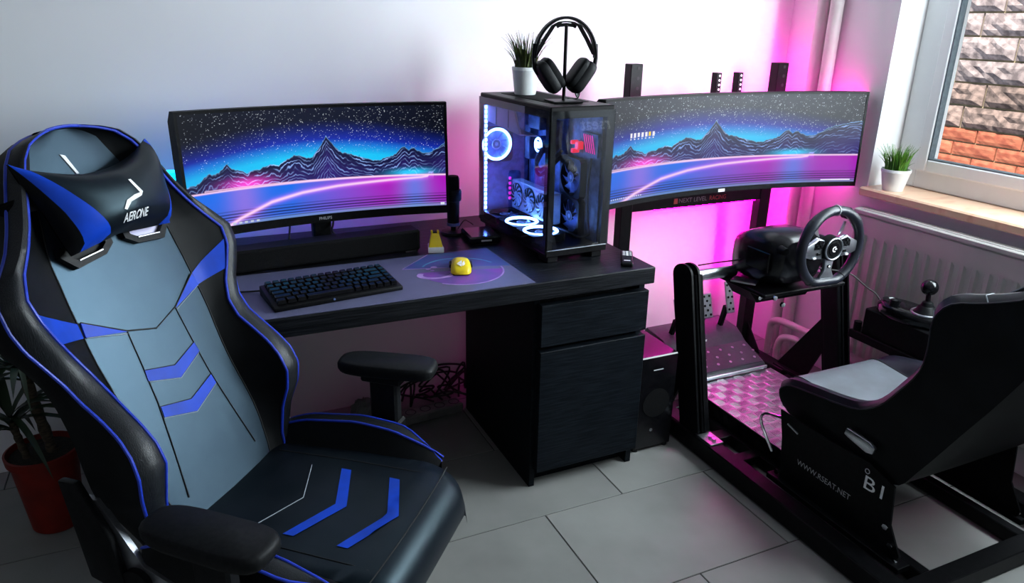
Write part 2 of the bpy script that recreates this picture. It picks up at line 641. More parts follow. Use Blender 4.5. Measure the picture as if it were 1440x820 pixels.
# window
win = thing('window_1', 'white framed window looking onto a brick wall', None, (1.37, -.6, WZ0 + .033), kind='structure')
FX = 1.34
mb = MB()
z0, z1 = .848, 2.25
mb.box(FX, FX + .07, WY1 - .094, WY1, z0, z1, .004)
mb.box(FX, FX + .07, WY0, WY0 + .08, z0, z1, .004)
mb.box(FX, FX + .07, WY0 + .08, WY1 - .094, z0, z0 + .070, .004)
mb.box(FX, FX + .07, WY0 + .08, WY1 - .094, z1 - .08, z1, .004)
mb.build('window_frame', 'frame_white', win)
sash = MB()
a, b = WY0 + .08, WY1 - .094
sash.box(FX - .014, FX + .05, b - .047, b, z0 + .068, z1 - .08, .005)
sash.box(FX - .014, FX + .05, a, a + .047, z0 + .068, z1 - .08, .005)
sash.box(FX - .014, FX + .05, a + .047, b - .047, z0 + .068, z0 + .116, .005)
sash.box(FX - .014, FX + .05, a + .047, b - .047, z1 - .13, z1 - .08, .005)
so = sash.build('window_sash', 'frame_white', win)
gk = MB()
gk.box(FX - .010, FX + .02, b - .052, b - .046, z0 + .114, z1 - .13)
gk.box(FX - .010, FX + .02, a + .046, b - .046, z0 + .114, z0 + .120)
gk.build('gasket', 'gasket', so)
MB().box(FX + .012, FX + .016, a + .044, b - .044, z0 + .112, z1 - .128).build('pane', 'glass', win)
tag(MB().box(1.135, FX + .005, WY0 - .03, .262, .815, .848, .006).build('window_sill', 'marble', win), 'pinkish marble sill slab')

# neighbouring brick wall outside
BX = 3.0
bw = MB().box(BX + .012, BX + .3, -2.4, 4.0, -.6, 2.05).build('wall_outside', 'mortar', org=(BX, 0, 0))
tag(bw, 'neighbour brick wall of rough grey stone over red bricks outside', kind='structure')
rng = random.Random(4)


def rough_block(name, L, H, D, amp, material, seed):
    rg = random.Random(seed)
    n, m = 9, 4
    rows = []
    for j in range(m + 1):
        r = []
        for i in range(n + 1):
            e = (i in (0, n)) or (j in (0, m))
            d = 0 if e else -(D + rg.uniform(-amp, amp))
            r.append((d * 1., L * i / n, H * j / m))
        rows.append(r)
    mb = MB().grid(rows)
    mb.box(0.002, .05, 0, L, 0, H)
    o = mb.build(name, material, bw, smooth=0, local=True)
    return o


red = [rough_block('brick', .262, .072, .006, .002, 'brick_red', i) for i in range(2)]
stone = [rough_block('stone', .44, .119, .020, .014, 'stone_rough', 10 + i) for i in range(3)]
brown = [rough_block('stone', .44, .119, .020, .014, 'stone_brown', 20 + i) for i in range(2)]
first = set()


def place(src, y, z):
    if src.name not in first:
        first.add(src.name)
        src.location = (0.0, y, z)
        return src
    return dup_part(src, bw, (0.0, y, z))


z, k = .886 - .082 * 9, 0
while z < .87:
    y = .93 - .27 * 7 + (.135 if k % 2 == 0 else 0)
    while y < 3.2:
        place(red[rng.randrange(2)], y + .004, z + .005)
        y += .270
    z += .082
    k += 1
z, k = .886, 0
while z < 1.95:
    y = 1.073 - .45 * 6 + (.0, .21, .33, .11)[(k + 3) % 4]
    while y < 3.4:
        place(brown[rng.randrange(2)] if k < 2 else stone[rng.randrange(3)], y + .004, z + .005)
        y += .450
    z += .1295
    k += 1

# radiator under the window
rad = thing('radiator', 'white panel radiator with vertical ribs under the window', 'radiator', (1.13, -.5, .14))
RY0, RY1 = -1.32, .232
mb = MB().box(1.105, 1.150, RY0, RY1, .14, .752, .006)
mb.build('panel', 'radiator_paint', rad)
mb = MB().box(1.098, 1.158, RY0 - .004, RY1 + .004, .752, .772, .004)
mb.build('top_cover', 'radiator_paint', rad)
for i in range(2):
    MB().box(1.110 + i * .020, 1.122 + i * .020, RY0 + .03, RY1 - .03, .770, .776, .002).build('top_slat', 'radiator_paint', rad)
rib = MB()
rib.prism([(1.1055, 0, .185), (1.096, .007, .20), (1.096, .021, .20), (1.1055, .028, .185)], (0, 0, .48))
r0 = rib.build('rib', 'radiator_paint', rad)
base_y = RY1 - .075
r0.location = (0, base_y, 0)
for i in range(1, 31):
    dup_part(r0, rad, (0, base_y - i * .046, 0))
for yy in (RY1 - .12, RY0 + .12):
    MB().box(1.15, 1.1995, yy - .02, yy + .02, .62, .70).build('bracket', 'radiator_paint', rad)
v = MB().cyl((1.128, RY1 + .004, .735), (1.128, RY1 + .05, .735), .017)
v.cyl((1.128, RY1 + .05, .735), (1.128, RY1 + .07, .735), .024)
v.build('valve', 'black_plastic', rad)

# heating pipes in the corner
for i, (yy, lab) in enumerate(((.612, 'white heating riser pipe nearest the room corner'), (.545, 'white heating riser pipe nearer the window'))):
    mb = MB().cyl((1.168, yy, 0), (1.168, yy, ZC), .026, n=24)
    tag(mb.build('heating_riser', 'pipe_paint'), lab, 'pipe', 'heating risers in the corner')
p = smooth_path([(1.10, .575, 0), (1.10, .575, .10), (1.10, .57, .150), (1.10, .53, .175), (1.11, .46, .178), (1.12, .37, .175), (1.127, .26, .176), (1.128, .239, .178)])
tag(MB().tube(p, .016, 12).build('heating_pipe', 'pipe_paint'), 'upper white branch pipe bending from floor to the radiator', 'pipe', 'branch pipes below the radiator')
p = smooth_path([(1.09, .505, 0), (1.09, .505, .06), (1.095, .49, .105), (1.105, .44, .122), (1.12, .36, .112), (1.127, .27, .118), (1.128, .239, .128)])
tag(MB().tube(p, .016, 12).build('heating_pipe', 'pipe_paint'), 'lower white branch pipe bending from floor to the radiator', 'pipe', 'branch pipes below the radiator')


# ================================================================== DESK
desk = thing('desk', 'black wood-grain desk with drawer and door pedestal', 'desk', (-.7, .32, 0))
ZD = .73
MB().box(-1.42, 0, 0, .795, .677, ZD, .0025).build('tabletop', 'black_wood', desk)
MB().box(-1.42, -1.37, .03, .66, 0, .677, .002).build('leg_panel', 'black_wood_front', desk)
MB().box(-.394, -.374, .05, .62, 0, .677, .0015).build('side_panel', 'black_wood_front', desk)
MB().box(-.022, 0, .05, .62, 0, .677, .0015).build('side_panel', 'black_wood_front', desk)
MB().box(-.374, -.022, .085, .62, .06, .670).build('carcass', 'dark_board', desk)
MB().box(-.374, -.022, .09, .105, 0, .06).build('plinth', 'black_wood_front', desk)
MB().box(-.383, -.003, .019, .050, .512, .648, .002).build('drawer', 'black_wood_front', desk)
MB().box(-.383, -.003, .019, .050, .070, .495, .002).build('door', 'black_wood_front', desk)

# desk mat with its printed swirl
dm = MB().box(-1.33, -.413, .006, .372, ZD, ZD + .0030, .0008).build('desk_mat', 'mat_cloth')
tag(dm, 'large grey violet desk mat with printed galaxy swirl', 'desk mat')

# ================================================================== PICTURE ON THE SCREENS
def srgb(c):
    c = np.clip(np.asarray(c, float), 0, 1)
    return np.where(c <= .04045, c / 12.92, ((c + .055) / 1.055) ** 2.4)


def vnoise(x, seed):
    rg = np.random.RandomState(seed)
    t = rg.rand(4096)
    i = np.floor(x).astype(int)
    f = x - i
    f = f * f * (3 - 2 * f)
    return t[i % 4096] * (1 - f) + t[(i + 1) % 4096] * f


def vnoise2(x, y, seed):
    rg = np.random.RandomState(seed)
    t = rg.rand(256, 256)
    i, j = np.floor(x).astype(int), np.floor(y).astype(int)
    fx, fy = x - i, y - j
    fx, fy = fx * fx * (3 - 2 * fx), fy * fy * (3 - 2 * fy)
    i0, i1, j0, j1 = i % 256, (i + 1) % 256, j % 256, (j + 1) % 256
    return (t[i0, j0] * (1 - fx) + t[i1, j0] * fx) * (1 - fy) + (t[i0, j1] * (1 - fx) + t[i1, j1] * fx) * fy


RIDGE = [(-.1, .40), (0, .38), (.04, .41), (.08, .47), (.12, .50), (.15, .555), (.18, .50), (.22, .46), (.27, .49), (.31, .52), (.34, .50), (.37, .55), (.40, .58), (.44, .56), (.47, .55),
         (.50, .63), (.527, .735), (.555, .64), (.59, .575), (.64, .545), (.69, .50), (.73, .485), (.77, .51), (.80, .545), (.82, .59), (.835, .62), (.85, .58), (.875, .595), (.90, .55), (.94, .535), (.97, .58), (1.0, .63), (1.1, .7)]


def wallpaper(U, V, glare=0., seed=1, aspect=2.33):
    """Night sky with stars, glowing ridge and neon road; U, V in 0..1 (V upward). Returns linear RGB."""
    xs, ys = zip(*RIDGE)
    ridge = np.interp(U, xs, ys)
    ridge = ridge + (vnoise(U * 60, 3) - .5) * .022 + (vnoise(U * 150, 4) - .5) * .010
    hor = .315 + .012 * np.sin(np.clip(U, 0, 1) * PI)
    d = V - ridge
    # sky
    glow = np.clip(1 - np.abs(U - .5) * 1.0, .2, 1)
    top = np.array([.002, .004, .018])
    blue = np.array([.010, .035, .58])
    cyan = np.array([.01, .62, 1.0])
    arc = .50 + .16 * np.cos((U - .5) * 2.8)
    t1 = np.clip((V - arc) / .24, 0, 1)[..., None]
    t2 = (np.clip((arc + .055 - V) / .15, 0, 1) ** 1.3 * glow ** .5)[..., None]
    col = blue * (1 - t1) ** 1.6 + top * (1 - (1 - t1) ** 1.6)
    corner = np.clip((np.abs(U - .52) - .2) / .3, 0, 1)[..., None] * np.clip((V - .55) / .3, 0, 1)[..., None]
    col = col * (1 - corner * .75)
    col = col * (1 - t2) + cyan * t2
    # stars
    rg = np.random.RandomState(seed)
    n = 1300
    su, sv, sb, sr = rg.rand(n), .48 + .52 * rg.rand(n) ** .8, rg.rand(n) ** 1.2, .0012 + .0016 * rg.rand(n)
    st = np.zeros_like(U)
    nv, nu = U.shape
    for a, b, c, r in zip(su, sv, sb, sr):
        i, j = int(b * (nv - 1)), int(a * (nu - 1))
        st[i, j] = max(st[i, j], .35 + .65 * c)
        if c > .55 and j + 1 < nu:
            st[i, j + 1] = max(st[i, j + 1], .8 * c)
        if c > .85 and i + 1 < nv:
            st[i + 1, j] = max(st[i + 1, j], .8 * c)
    fade = np.clip((V - arc + .10) / .12, 0, 1)
    col = col + (st * fade)[..., None] * np.array([.85, .92, 1.0])
    # mountains with contour lines
    mtn = (d < 0) & (V > hor - .01)
    warp = vnoise2(U * 22, V * 10, 8) * 2.0 + vnoise2(U * 60, V * 26, 9) * .8 + vnoise2(U * 140, V * 60, 14) * .35
    line = np.abs(np.sin((d * 88 + warp * 2.1)))
    line = np.clip((line - .80) / .20, 0, 1) ** 1.4
    slope = np.clip(.25 + 2.6 * (vnoise2(U * 34 + d * 34, V * 12, 11) - .40), .03, 1.25)
    depth = np.clip(-d / .28, 0, 1)
    base = np.stack([.003 + .025 * depth, .006 + .006 * depth, .035 + .13 * depth], -1)
    lines = (line * slope * (1 - .55 * depth))[..., None] * np.array([.26, .42, .85])
    edge = np.exp(-(d / .006) ** 2)[..., None] * np.array([.15, .35, .6])
    col = np.where(mtn[..., None], base + lines + edge, col)
    pk = (np.exp(-((U - .22) / .075) ** 2 - ((V - .355) / .055) ** 2))[..., None]
    ck = (np.exp(-((U - .86) / .075) ** 2 - ((V - .35) / .035) ** 2))[..., None]
    col = col + pk * np.array([1.0, .06, .62]) * (d < 0.01)[..., None] + ck * np.array([.0, .65, .95])
    # ground
    gr = V < hor
    mgl = np.clip((U - .38) / .38, 0, 1)[..., None]
    g = np.array([.004, .16, .86]) * (1 - mgl) + np.array([.44, .002, .50]) * mgl
    low = np.clip((hor - V) / .3, 0, 1)[..., None]
    g = g * (1 - .35 * low) + np.array([.10, .08, .50]) * .35 * low
    pc = np.exp(-((U - .20) / .06) ** 2)[..., None]
    g = g * (1 - .55 * pc) + np.array([.42, .18, .75]) * .55 * pc
    bc = np.exp(-((U - .87) / .06) ** 2)[..., None]
    g = g * (1 - .7 * bc) + np.array([.05, .25, .85]) * .7 * bc
    stripe = (np.sin(V ** .9 * 210) > .0) * np.clip((.155 - V) / .06, 0, 1)
    g = g * (1 - .75 * stripe[..., None])
    foot = np.clip((.045 - V) / .04, 0, 1)[..., None]
    g = g * (1 - .5 * foot) + np.array([.25, .45, .75]) * .5 * foot
    col = np.where(gr[..., None], g, col)
    # neon road
    k1 = np.exp(-((V - hor) / .0075) ** 2)
    k2 = np.exp(-((V - hor - .018 * (1 - U)) / .005) ** 2) * (U > .06)
    gap = np.interp(U, [.05, .10, .18, .3, .42, .56, .8, .90, .925, .93], [.40, .36, .265, .155, .10, .066, .034, .022, .012, 0])
    k3 = np.exp(-((V - (hor - gap)) / (.009 + .008 * (1 - U))) ** 2) * (U < .93)
    neon = np.clip(k1 + .8 * k2 + k3, 0, 1)[..., None]
    halo = np.exp(-((V - (hor - gap)) / .03) ** 2)[..., None] * .35 * (U < .95)[..., None]
    col = col + halo * np.array([.8, .1, .75])
    col = col * (1 - neon) + np.array([1.0, .66, .93]) * neon
    if glare:
        hz = np.clip((V - .5) / .35, 0, 1)[..., None]  # grey veil of screen reflection painted in, stronger towards the top
        col = col * (1 - .25 * glare) + np.array([.10, .11, .13]) * glare * (.25 + .55 * hz)
    return np.clip(col, 0, 1.2)


def curved_monitor(root, W, H, R, thick, tilt, zc, bez, chin, strength, seed, um=(1, 0), glare=0., nx=440, ny=180):
    """Curved display about the thing's local origin: width along X, viewer on -Y."""
    half = W / 2 / R

    def P(a, z, d):
        """a: 0..1 across, z: height above the centre, d: depth behind the front face"""
        t = (a - .5) * 2 * half
        x = (R + d) * math.sin(t)
        y = (R + d) * math.cos(t) - R * math.cos(half)
        y += z * math.sin(tilt)
        return (x, y, zc + z * math.cos(tilt))
    n = 36
    # housing: closed curved slab with a bulged back
    prof = [(-H / 2, .0), (-H / 2, thick * .5), (-H / 2 + .03, thick), (H / 2 - .03, thick), (H / 2, thick * .5), (H / 2, .0)]
    rows = []
    for i in range(n + 1):
        a = i / n
        rows.append([P(a, z, d) for z, d in prof])
    mb = MB().grid(rows, closed=True)
    m = len(prof)
    mb.f.append(list(range(m)))
    mb.f.append(list(range(n * m, n * m + m))[::-1])
    hs = mb.build('housing', 'matte_plastic', root, local=True)
    # bezel strips, slightly proud
    fr = MB()

    def strip(a0, a1, za, zb, d0, d1, k):
        rows = []
        for i in range(k + 1):
            a = a0 + (a1 - a0) * i / k
            rows.append([P(a, za, d0), P(a, zb, d0), P(a, zb, d1), P(a, za, d1)])
        o = len(fr.v)
        fr.grid(rows, closed=True)
        fr.f.append([o, o + 1, o + 2, o + 3])
        fr.f.append([o + 4 * k + q for q in (3, 2, 1, 0)])
    ba = bez / W
    strip(0, 1, H / 2 - bez, H / 2, -.003, .001, n)
    strip(0, 1, -H / 2, -H / 2 + chin, -.003, .001, n)
    strip(0, ba, -H / 2, H / 2, -.003, .001, 1)
    strip(1 - ba, 1, -H / 2, H / 2, -.003, .001, 1)
    bz = fr.build('bezel', 'black_plastic', root, local=True)
    # screen
    us, vs = np.linspace(0, 1, nx), np.linspace(0, 1, ny)
    U, V = np.meshgrid(us, vs)
    col = wallpaper(U * um[0] + um[1], V, glare, seed)
    A = ba + U * (1 - 2 * ba)
    Zs = -H / 2 + chin + V * (H - chin - bez)
    T = (A - .5) * 2 * half
    d = -.0012
    X = (R + d) * np.sin(T)
    Y = (R + d) * np.cos(T) - R * math.cos(half) + Zs * math.sin(tilt)
    Z = zc + Zs * math.cos(tilt)
    verts = np.stack([X, Y, Z], -1).reshape(-1, 3)
    idx = np.arange(nx * ny).reshape(ny, nx)
    faces = np.stack([idx[:-1, :-1], idx[:-1, 1:], idx[1:, 1:], idx[1:, :-1]], -1).reshape(-1, 4)
    return hs, bz, verts, faces, col, P


def finish_screen(root, verts, faces, col, strength, gloss):
    me = bpy.data.meshes.new('screen')
    nvt, nf = len(verts), len(faces)
    me.vertices.add(nvt)
    me.vertices.foreach_set('co', verts.astype(np.float32).ravel())
    me.loops.add(nf * 4)
    me.loops.foreach_set('vertex_index', faces.astype(np.int32).ravel())
    me.polygons.add(nf)
    me.polygons.foreach_set('loop_start', np.arange(0, nf * 4, 4, dtype=np.int32))
    me.polygons.foreach_set('loop_total', np.full(nf, 4, dtype=np.int32))
    me.update(calc_edges=True)
    at = me.color_attributes.new('picture', 'FLOAT_COLOR', 'POINT')
    c4 = np.ones((nvt, 4), np.float32)
    c4[:, :3] = col.reshape(-1, 3)
    at.data.foreach_set('color', c4.ravel())
    me.shade_smooth()
    me.materials.append(attr_mat('display_picture', strength, gloss))
    o = bpy.data.objects.new('screen', me)
    COL.objects.link(o)
    o.parent = root
    return tag(o, 'lit display with starry sky, neon road and mountain ridge')


# ---- curved screen on the desk
ml = thing('computer_monitor', 'curved monitor on the desk behind the keyboard', 'monitor', (-.897, .495, ZD), math.radians(4.5))
hs, bz, v_, f_, c_, PL = curved_monitor(ml, .826, .364, 1.55, .045, math.radians(2), .277, .009, .026, 1., 3, nx=720, ny=300)
nxy = c_.shape


def block(c, u0, u1, v0, v1, colr):
    ny, nx = c.shape[:2]
    c[int(v0 * ny):max(int(v1 * ny), int(v0 * ny) + 1), int(u0 * nx):max(int(u1 * nx), int(u0 * nx) + 1)] = colr


for i in range(7):
    block(c_, .105 + i * .022, .116 + i * .022, .012, .028, (.55, .62, .75))
block(c_, .975, .992, .012, .035, (.7, .75, .85))
finish_screen(ml, v_, f_, c_, 1.0, .3)
rows = []
for i in range(13):
    a = .08 + .72 * i / 12
    rows.append([PL(a, -.135, .0455), PL(a, -.125, .0455), PL(a, -.125, .049), PL(a, -.135, .049)])
mb = MB().grid(rows, closed=True)
mb.f += [[0, 1, 2, 3], [48 + q for q in (3, 2, 1, 0)]]
mb.build('light_strip', 'led_blue', ml, local=True)
put_text('PHILIPS', .013, None, None, None, 'logo', 'print_grey', bz, bold=.015, local=True, fn=lambda a, b: Vector(PL(.5 + a / .826, -.169 + b, -.0045)))
mb = MB()
mb.box(-.03, .03, .09, .125, .03, .26, .006)
mb.build('stand_neck', 'matte_plastic', ml, local=True)
MB().box(-.13, .13, .03, .15, 0, .012, .004).build('stand_base', 'matte_plastic', ml, local=True)

# ---- big curved screen over the racing rig
mr = thing('computer_monitor', 'very wide curved monitor hung above the racing wheel', 'monitor', (.565, .305, .0), math.radians(0.4))
hs, bz, v_, f_, c_, PR = curved_monitor(mr, 1.215, .366, 1.80, .055, math.radians(1.5), 1.023, .008, .018, 1., 8, um=(1.09, .03), glare=.12, nx=760, ny=240)
for i in range(7):
    cc = (.95, .65, .02) if i == 5 else (.85, .85, .88)
    u0 = .108 + i * .0155
    block(c_, u0, u0 + .009, .630 + (i % 3) * .003, .675, cc)
    block(c_, u0 + .001, u0 + .006, .612, .622, (.8, .8, .82))
for i in range(16):
    block(c_, .03 + i * .009, .034 + i * .009, .03, .045, (.8, .82, .88))
block(c_, .005, .03, .012, .026, (.9, .92, .98))
block(c_, .88, .985, .022, .034, (.9, .92, .98))
finish_screen(mr, v_, f_, c_, .95, .3)
MB().box(-.015, .015, -.006, .0, 0, .011).build('logo', 'print_white', bz, local=True).location = (0, PR(.5, -.174, 0)[1], 1.023 - .181)
# magenta light strips on the back of this screen
for x0, x1, zz in ((.0, .46, .92), (-.46, .46, 1.12)):
    rows = []
    for i in range(13):
        a = .5 + (x0 + (x1 - x0) * i / 12) / 1.2
        rows.append([PR(a, zz - 1.023 - .006, .0565), PR(a, zz - 1.023 + .006, .0565), PR(a, zz - 1.023 + .006, .060), PR(a, zz - 1.023 - .006, .060)])
    mb = MB().grid(rows, closed=True)
    mb.f += [[0, 1, 2, 3], [48 + q for q in (3, 2, 1, 0)]]
    mb.build('light_strip', 'led_magenta_soft', mr, local=True)
for aa in (.960,):
    rows = []
    for i in range(7):
        zz = -.15 + .30 * i / 6
        rows.append([PR(aa - .004, zz, .058), PR(aa + .004, zz, .058), PR(aa + .004, zz, .062), PR(aa - .004, zz, .062)])
    mb = MB().grid(rows, closed=True)
    mb.f += [[0, 1, 2, 3], [24 + q for q in (3, 2, 1, 0)]]
    mb.build('light_strip', 'led_magenta', mr, local=True)

# ---- stand that carries the big screen
ms = thing('monitor_stand', 'black steel floor stand behind the wide monitor', 'monitor stand', (.635, .62, 0))
SY = .60
posts = []
for x0, x1 in ((.254, .306), (.958, 1.014)):
    p = MB().box(x0, x1, SY, SY + .045, .04, 1.298, .002).build('post', 'rig_metal', ms)
    for zz in (1.283, 1.247, 1.211, 1.175):
        MB().cyl(((x0 + x1) / 2 + .006, SY - .0008, zz), ((x0 + x1) / 2 + .006, SY + .001, zz), .0065, n=12).build('bolt_hole', 'stitch_dark', p)
    MB().box(x0 - .004, x1 + .004, .33, .795, 0, .042, .003).build('foot', 'rig_metal', ms)
    MB().prism([((x0 + x1) / 2 - .003, SY, .04), ((x0 + x1) / 2 - .003, SY - .10, .04), ((x0 + x1) / 2 - .003, SY, .16)], (.006, 0, 0)).build('gusset', 'rig_metal', ms)
MB().box(.980, .994, SY + .0455, SY + .051, .40, 1.27).build('light_strip', 'led_magenta', ms)
MB().box(.42, .95, SY + .022, SY + .034, .729, .735).build('light_strip', 'led_magenta_soft', ms)
cb = MB().box(.306, .958, SY + .005, SY + .040, .735, .790, .002).build('crossbar', 'rig_metal', ms)
MB().box(.306, .958, SY + .012, SY + .040, 1.02, 1.07, .002).build('crossbar', 'rig_metal', ms)
put_text('NEXT LEVEL', .026, (.60, SY + .0035, .7625), (1, 0, 0), (0, 0, 1), 'lettering', 'print_dim', cb, width=.14)
put_text('RACING', .026, (.728, SY + .0035, .7625), (1, 0, 0), (0, 0, 1), 'lettering', 'print_red', cb, width=.085)
MB().box(.505, .523, SY + .002, SY + .0052, .752, .774).build('badge', 'print_red', cb)
for xx in (.617, .722):
    p = MB().box(xx, xx + .024, SY - .042, SY - .010, .80, 1.266, .0015).build('vesa_arm', 'rig_metal', ms)
    for zz in (1.255, 1.238, 1.221, 1.204):
        MB().cyl((xx + .014, SY - .0428, zz), (xx + .014, SY - .041, zz), .0045, n=10).build('bolt_hole', 'print_white', p)
MB().box(.60, .76, SY - .062, SY - .042, .98, 1.11, .002).build('vesa_plate', 'rig_metal', ms)
MB().box(.62, .74, SY - .1385, SY + .012, 1.025, 1.065).build('vesa_bracket', 'rig_metal', ms)

# ================================================================== THINGS ON THE DESK
# printed swirl on the mat: flat inlays a hair above the cloth
def flat_poly(pts, z, h, name, material, parent):
    return MB().prism([(x, y, z) for x, y in pts], (0, 0, h)).build(name, material, parent, smooth=0)


mat('print_violet', (.17, .035, .30), .5, var=(12, (.08, .05, .22), .35, .65))
mat('print_teal', (.02, .08, .22), .5, var=(14, (.05, .035, .22), .35, .65))
mat('print_lilac', (.36, .22, .52), .5, var=(30, (.26, .15, .42), .4, .6))
mat('print_cyan', (.06, .30, .42), .5, var=(30, (.04, .2, .34), .4, .6))
ZM = ZD + .0030
cx, cy = -.575, .185


def arc_pts(r0, r1, a0, a1, n=24, ex=1., cxx=None, cyy=None):
    cxx = cx if cxx is None else cxx
    cyy = cy if cyy is None else cyy
    o = [(cxx + r0 * ex * math.cos(a0 + (a1 - a0) * i / n), cyy + r0 * math.sin(a0 + (a1 - a0) * i / n)) for i in range(n + 1)]
    return o + [(cxx + r1 * ex * math.cos(a0 + (a1 - a0) * i / n), cyy + r1 * math.sin(a0 + (a1 - a0) * i / n)) for i in range(n, -1, -1)]


flat_poly([(-.735, .255), (-.62, .366), (-.418, .366), (-.418, .175), (-.5, .20)], ZM, .0002, 'printed_motif', 'print_teal', dm)
flat_poly(arc_pts(.02, .125, PI * .95, PI * 1.93), ZM, .0003, 'printed_motif', 'print_violet', dm)
flat_poly(arc_pts(.126, .131, PI * 1.25, PI * 1.98), ZM, .0005, 'printed_motif', 'print_lilac', dm)
flat_poly(arc_pts(.118, .124, PI * .10, PI * .80), ZM, .0005, 'printed_motif', 'print_cyan', dm)
flat_poly([(-.737, .2545), (-.735, .258), (-.618, .369), (-.622, .369)], ZM, .0005, 'printed_motif', 'print_lilac', dm)
flat_poly([(-.735, .2535), (-.735, .2565), (-.63, .232), (-.60, .221), (-.63, .229)], ZM, .0005, 'printed_motif', 'print_lilac', dm)
for (x, y, r) in ((-.662, .232, .008), (-.642, .240, .010), (-.655, .214, .006)):
    flat_poly([(x + r * math.cos(2 * PI * i / 14), y + r * math.sin(2 * PI * i / 14)) for i in range(14)], ZM, .0005, 'printed_motif', 'print_lilac', dm)
flat_poly(arc_pts(.028, .040, PI * .8, PI * 2.1, 16, 1.5, -.655, .175), ZM, .0005, 'printed_motif', 'print_lilac', dm)

# keyboard
kb = thing('keyboard', 'black mechanical keyboard lying on the desk mat', 'keyboard', (-.968, .135, ZM), math.radians(7.5))
KW, KD = .352, .150
sl = math.radians(6)


def kz(y):
    return .012 + (y + KD / 2) * math.tan(sl)


y0, y1 = -KD / 2, KD / 2
mb = MB().prism([(-KW / 2, y0, 0), (-KW / 2, y1, 0), (-KW / 2, y1, kz(y1)), (-KW / 2, y0, kz(y0))], (KW, 0, 0))
mb.build('case', 'black_plastic', kb, local=True, bevel=(.003, 2))
U1 = .01905
cap = {}
rows = [[1] * 16, [1] * 13 + [2, 1], [1.5] + [1] * 12 + [1.5, 1], [1.75] + [1] * 11 + [2.25, 1], [2.25] + [1] * 10 + [1.75, 1, 1], [1.25, 1.25, 1.25, 6.25, 1, 1, 1, 1, 1, 1]]
tilt = Matrix.Rotation(sl, 3, 'X')
for ri, rw in enumerate(rows):
    yy = KD / 2 - .018 - ri * .0222
    tot = sum(rw)
    xx = -KW / 2 + .010
    fit = (KW - .020) / tot
    for w in rw:
        key = round(w * fit, 4)
        if key not in cap:
            hw, hd = key / 2 - .0007, .0095
            vs = [Vector(p) for p in ((-hw, -hd, 0), (hw, -hd, 0), (hw, hd, 0), (-hw, hd, 0), (-hw + .0025, -hd + .002, .011), (hw - .0025, -hd + .002, .011), (hw - .0025, hd - .003, .0115), (-hw + .0025, hd - .003, .0115))]
            m_ = MB().add([tilt @ q for q in vs], [(0, 3, 2, 1), (4, 5, 6, 7), (0, 1, 5, 4), (1, 2, 6, 5), (2, 3, 7, 6), (3, 0, 4, 7)])
            cap[key] = m_.build('keycap', 'gloss_plastic', kb, local=True, smooth=0, bevel=(.0008, 1))
            o = cap[key]
        else:
            o = dup_part(cap[key], kb)
        o.location = (xx + key / 2, yy, kz(yy) + .002)
        xx += key
MB().cyl((-.02, -KD / 2 + .004, .009), (-.02, -KD / 2 - .0007, .009), .003, n=12).build('indicator', 'pc_blue', kb, local=True)
p = smooth_path([(-1.140, .195, .742), (-1.18, .215, .737), (-1.26, .235, .737), (-1.34, .24, .737), (-1.37, .30, .734), (-1.385, .50, .734)])
tag(MB().tube(p, .0025, 8).build('keyboard_cable', 'cable'), 'thin black cable leaving the keyboard to the left', 'cable')

# mouse
mo = thing('computer_mouse', 'yellow gaming mouse with white pointed emblem on desk mat', 'mouse', (-.573, .192, ZM), math.radians(-19))
rows = []
NL, NR = 14, 17
for i in range(NL + 1):
    t = i / NL
    yy = -.060 + .120 * t
    hw = lerp_tab([(0, .018), (.06, .026), (.2, .031), (.45, .029), (.7, .0275), (.92, .029), (1, .024)], t)[0]
    ht = lerp_tab([(0, .012), (.08, .024), (.25, .036), (.45, .040), (.7, .032), (.92, .018), (1, .010)], t)[0]
    r = []
    for j in range(NR):
        a = PI * j / (NR - 1)
        r.append((hw * math.copysign(abs(math.cos(a)) ** .7, math.cos(a)), yy, .004 + (ht - .004) * math.sin(a) ** .6))
    rows.append(r)
mb = MB().grid(rows)
mb.f += [list(range(NR)), list(range(NL * NR, NL * NR + NR))[::-1]]
mb.build('shell', 'yellow_plastic', mo, local=True, smooth=50)
MB().prism([(-.024, -.054, 0), (.024, -.054, 0), (.030, -.02, 0), (.026, .03, 0), (.027, .056, 0), (-.027, .056, 0), (-.026, .03, 0), (-.030, -.02, 0)], (0, 0, .006)).build('base', 'black_plastic', mo, local=True)
for sx in (-1, 1):
    MB().box(sx * .0305 - .004, sx * .0305 + .004, -.02, .022, .010, .022, .003).build('side_grip', 'black_plastic', mo, local=True)
MB().prism([(-.0008, .02, .0265), (.0008, .02, .0265), (.0008, .058, .008), (-.0008, .058, .008)], (0, 0, .0035)).build('button_split', 'stitch_dark', mo, local=True)
MB().cyl((-.004, .040, .017), (.004, .040, .017), .008, n=18).build('scroll_wheel', 'black_plastic', mo, local=True)


def mouse_z(x, yy):
    t = (yy + .06) / .12
    hw = lerp_tab([(0, .018), (.06, .026), (.2, .031), (.45, .029), (.7, .0275), (.92, .029), (1, .024)], t)[0]
    ht = lerp_tab([(0, .012), (.08, .024), (.25, .036), (.45, .040), (.7, .032), (.92, .018), (1, .010)], t)[0]
    c = min(1, abs(x) / hw) ** (1 / .7)
    return .004 + (ht - .004) * (1 - c * c) ** .3 + .0008


em = MB()
for poly in ([(-.013, -.041), (.001, -.051), (.003, -.041)], [(-.013, -.040), (.003, -.040), (.002, -.030)], [(.004, -.050), (.012, -.043), (.009, -.031), (.004, -.039)]):
    em.add([(x, yy, mouse_z(x, yy) + .0022) for x, yy in poly], [list(range(len(poly)))])
em.build('emblem', 'print_white', mo, local=True, smooth=0)

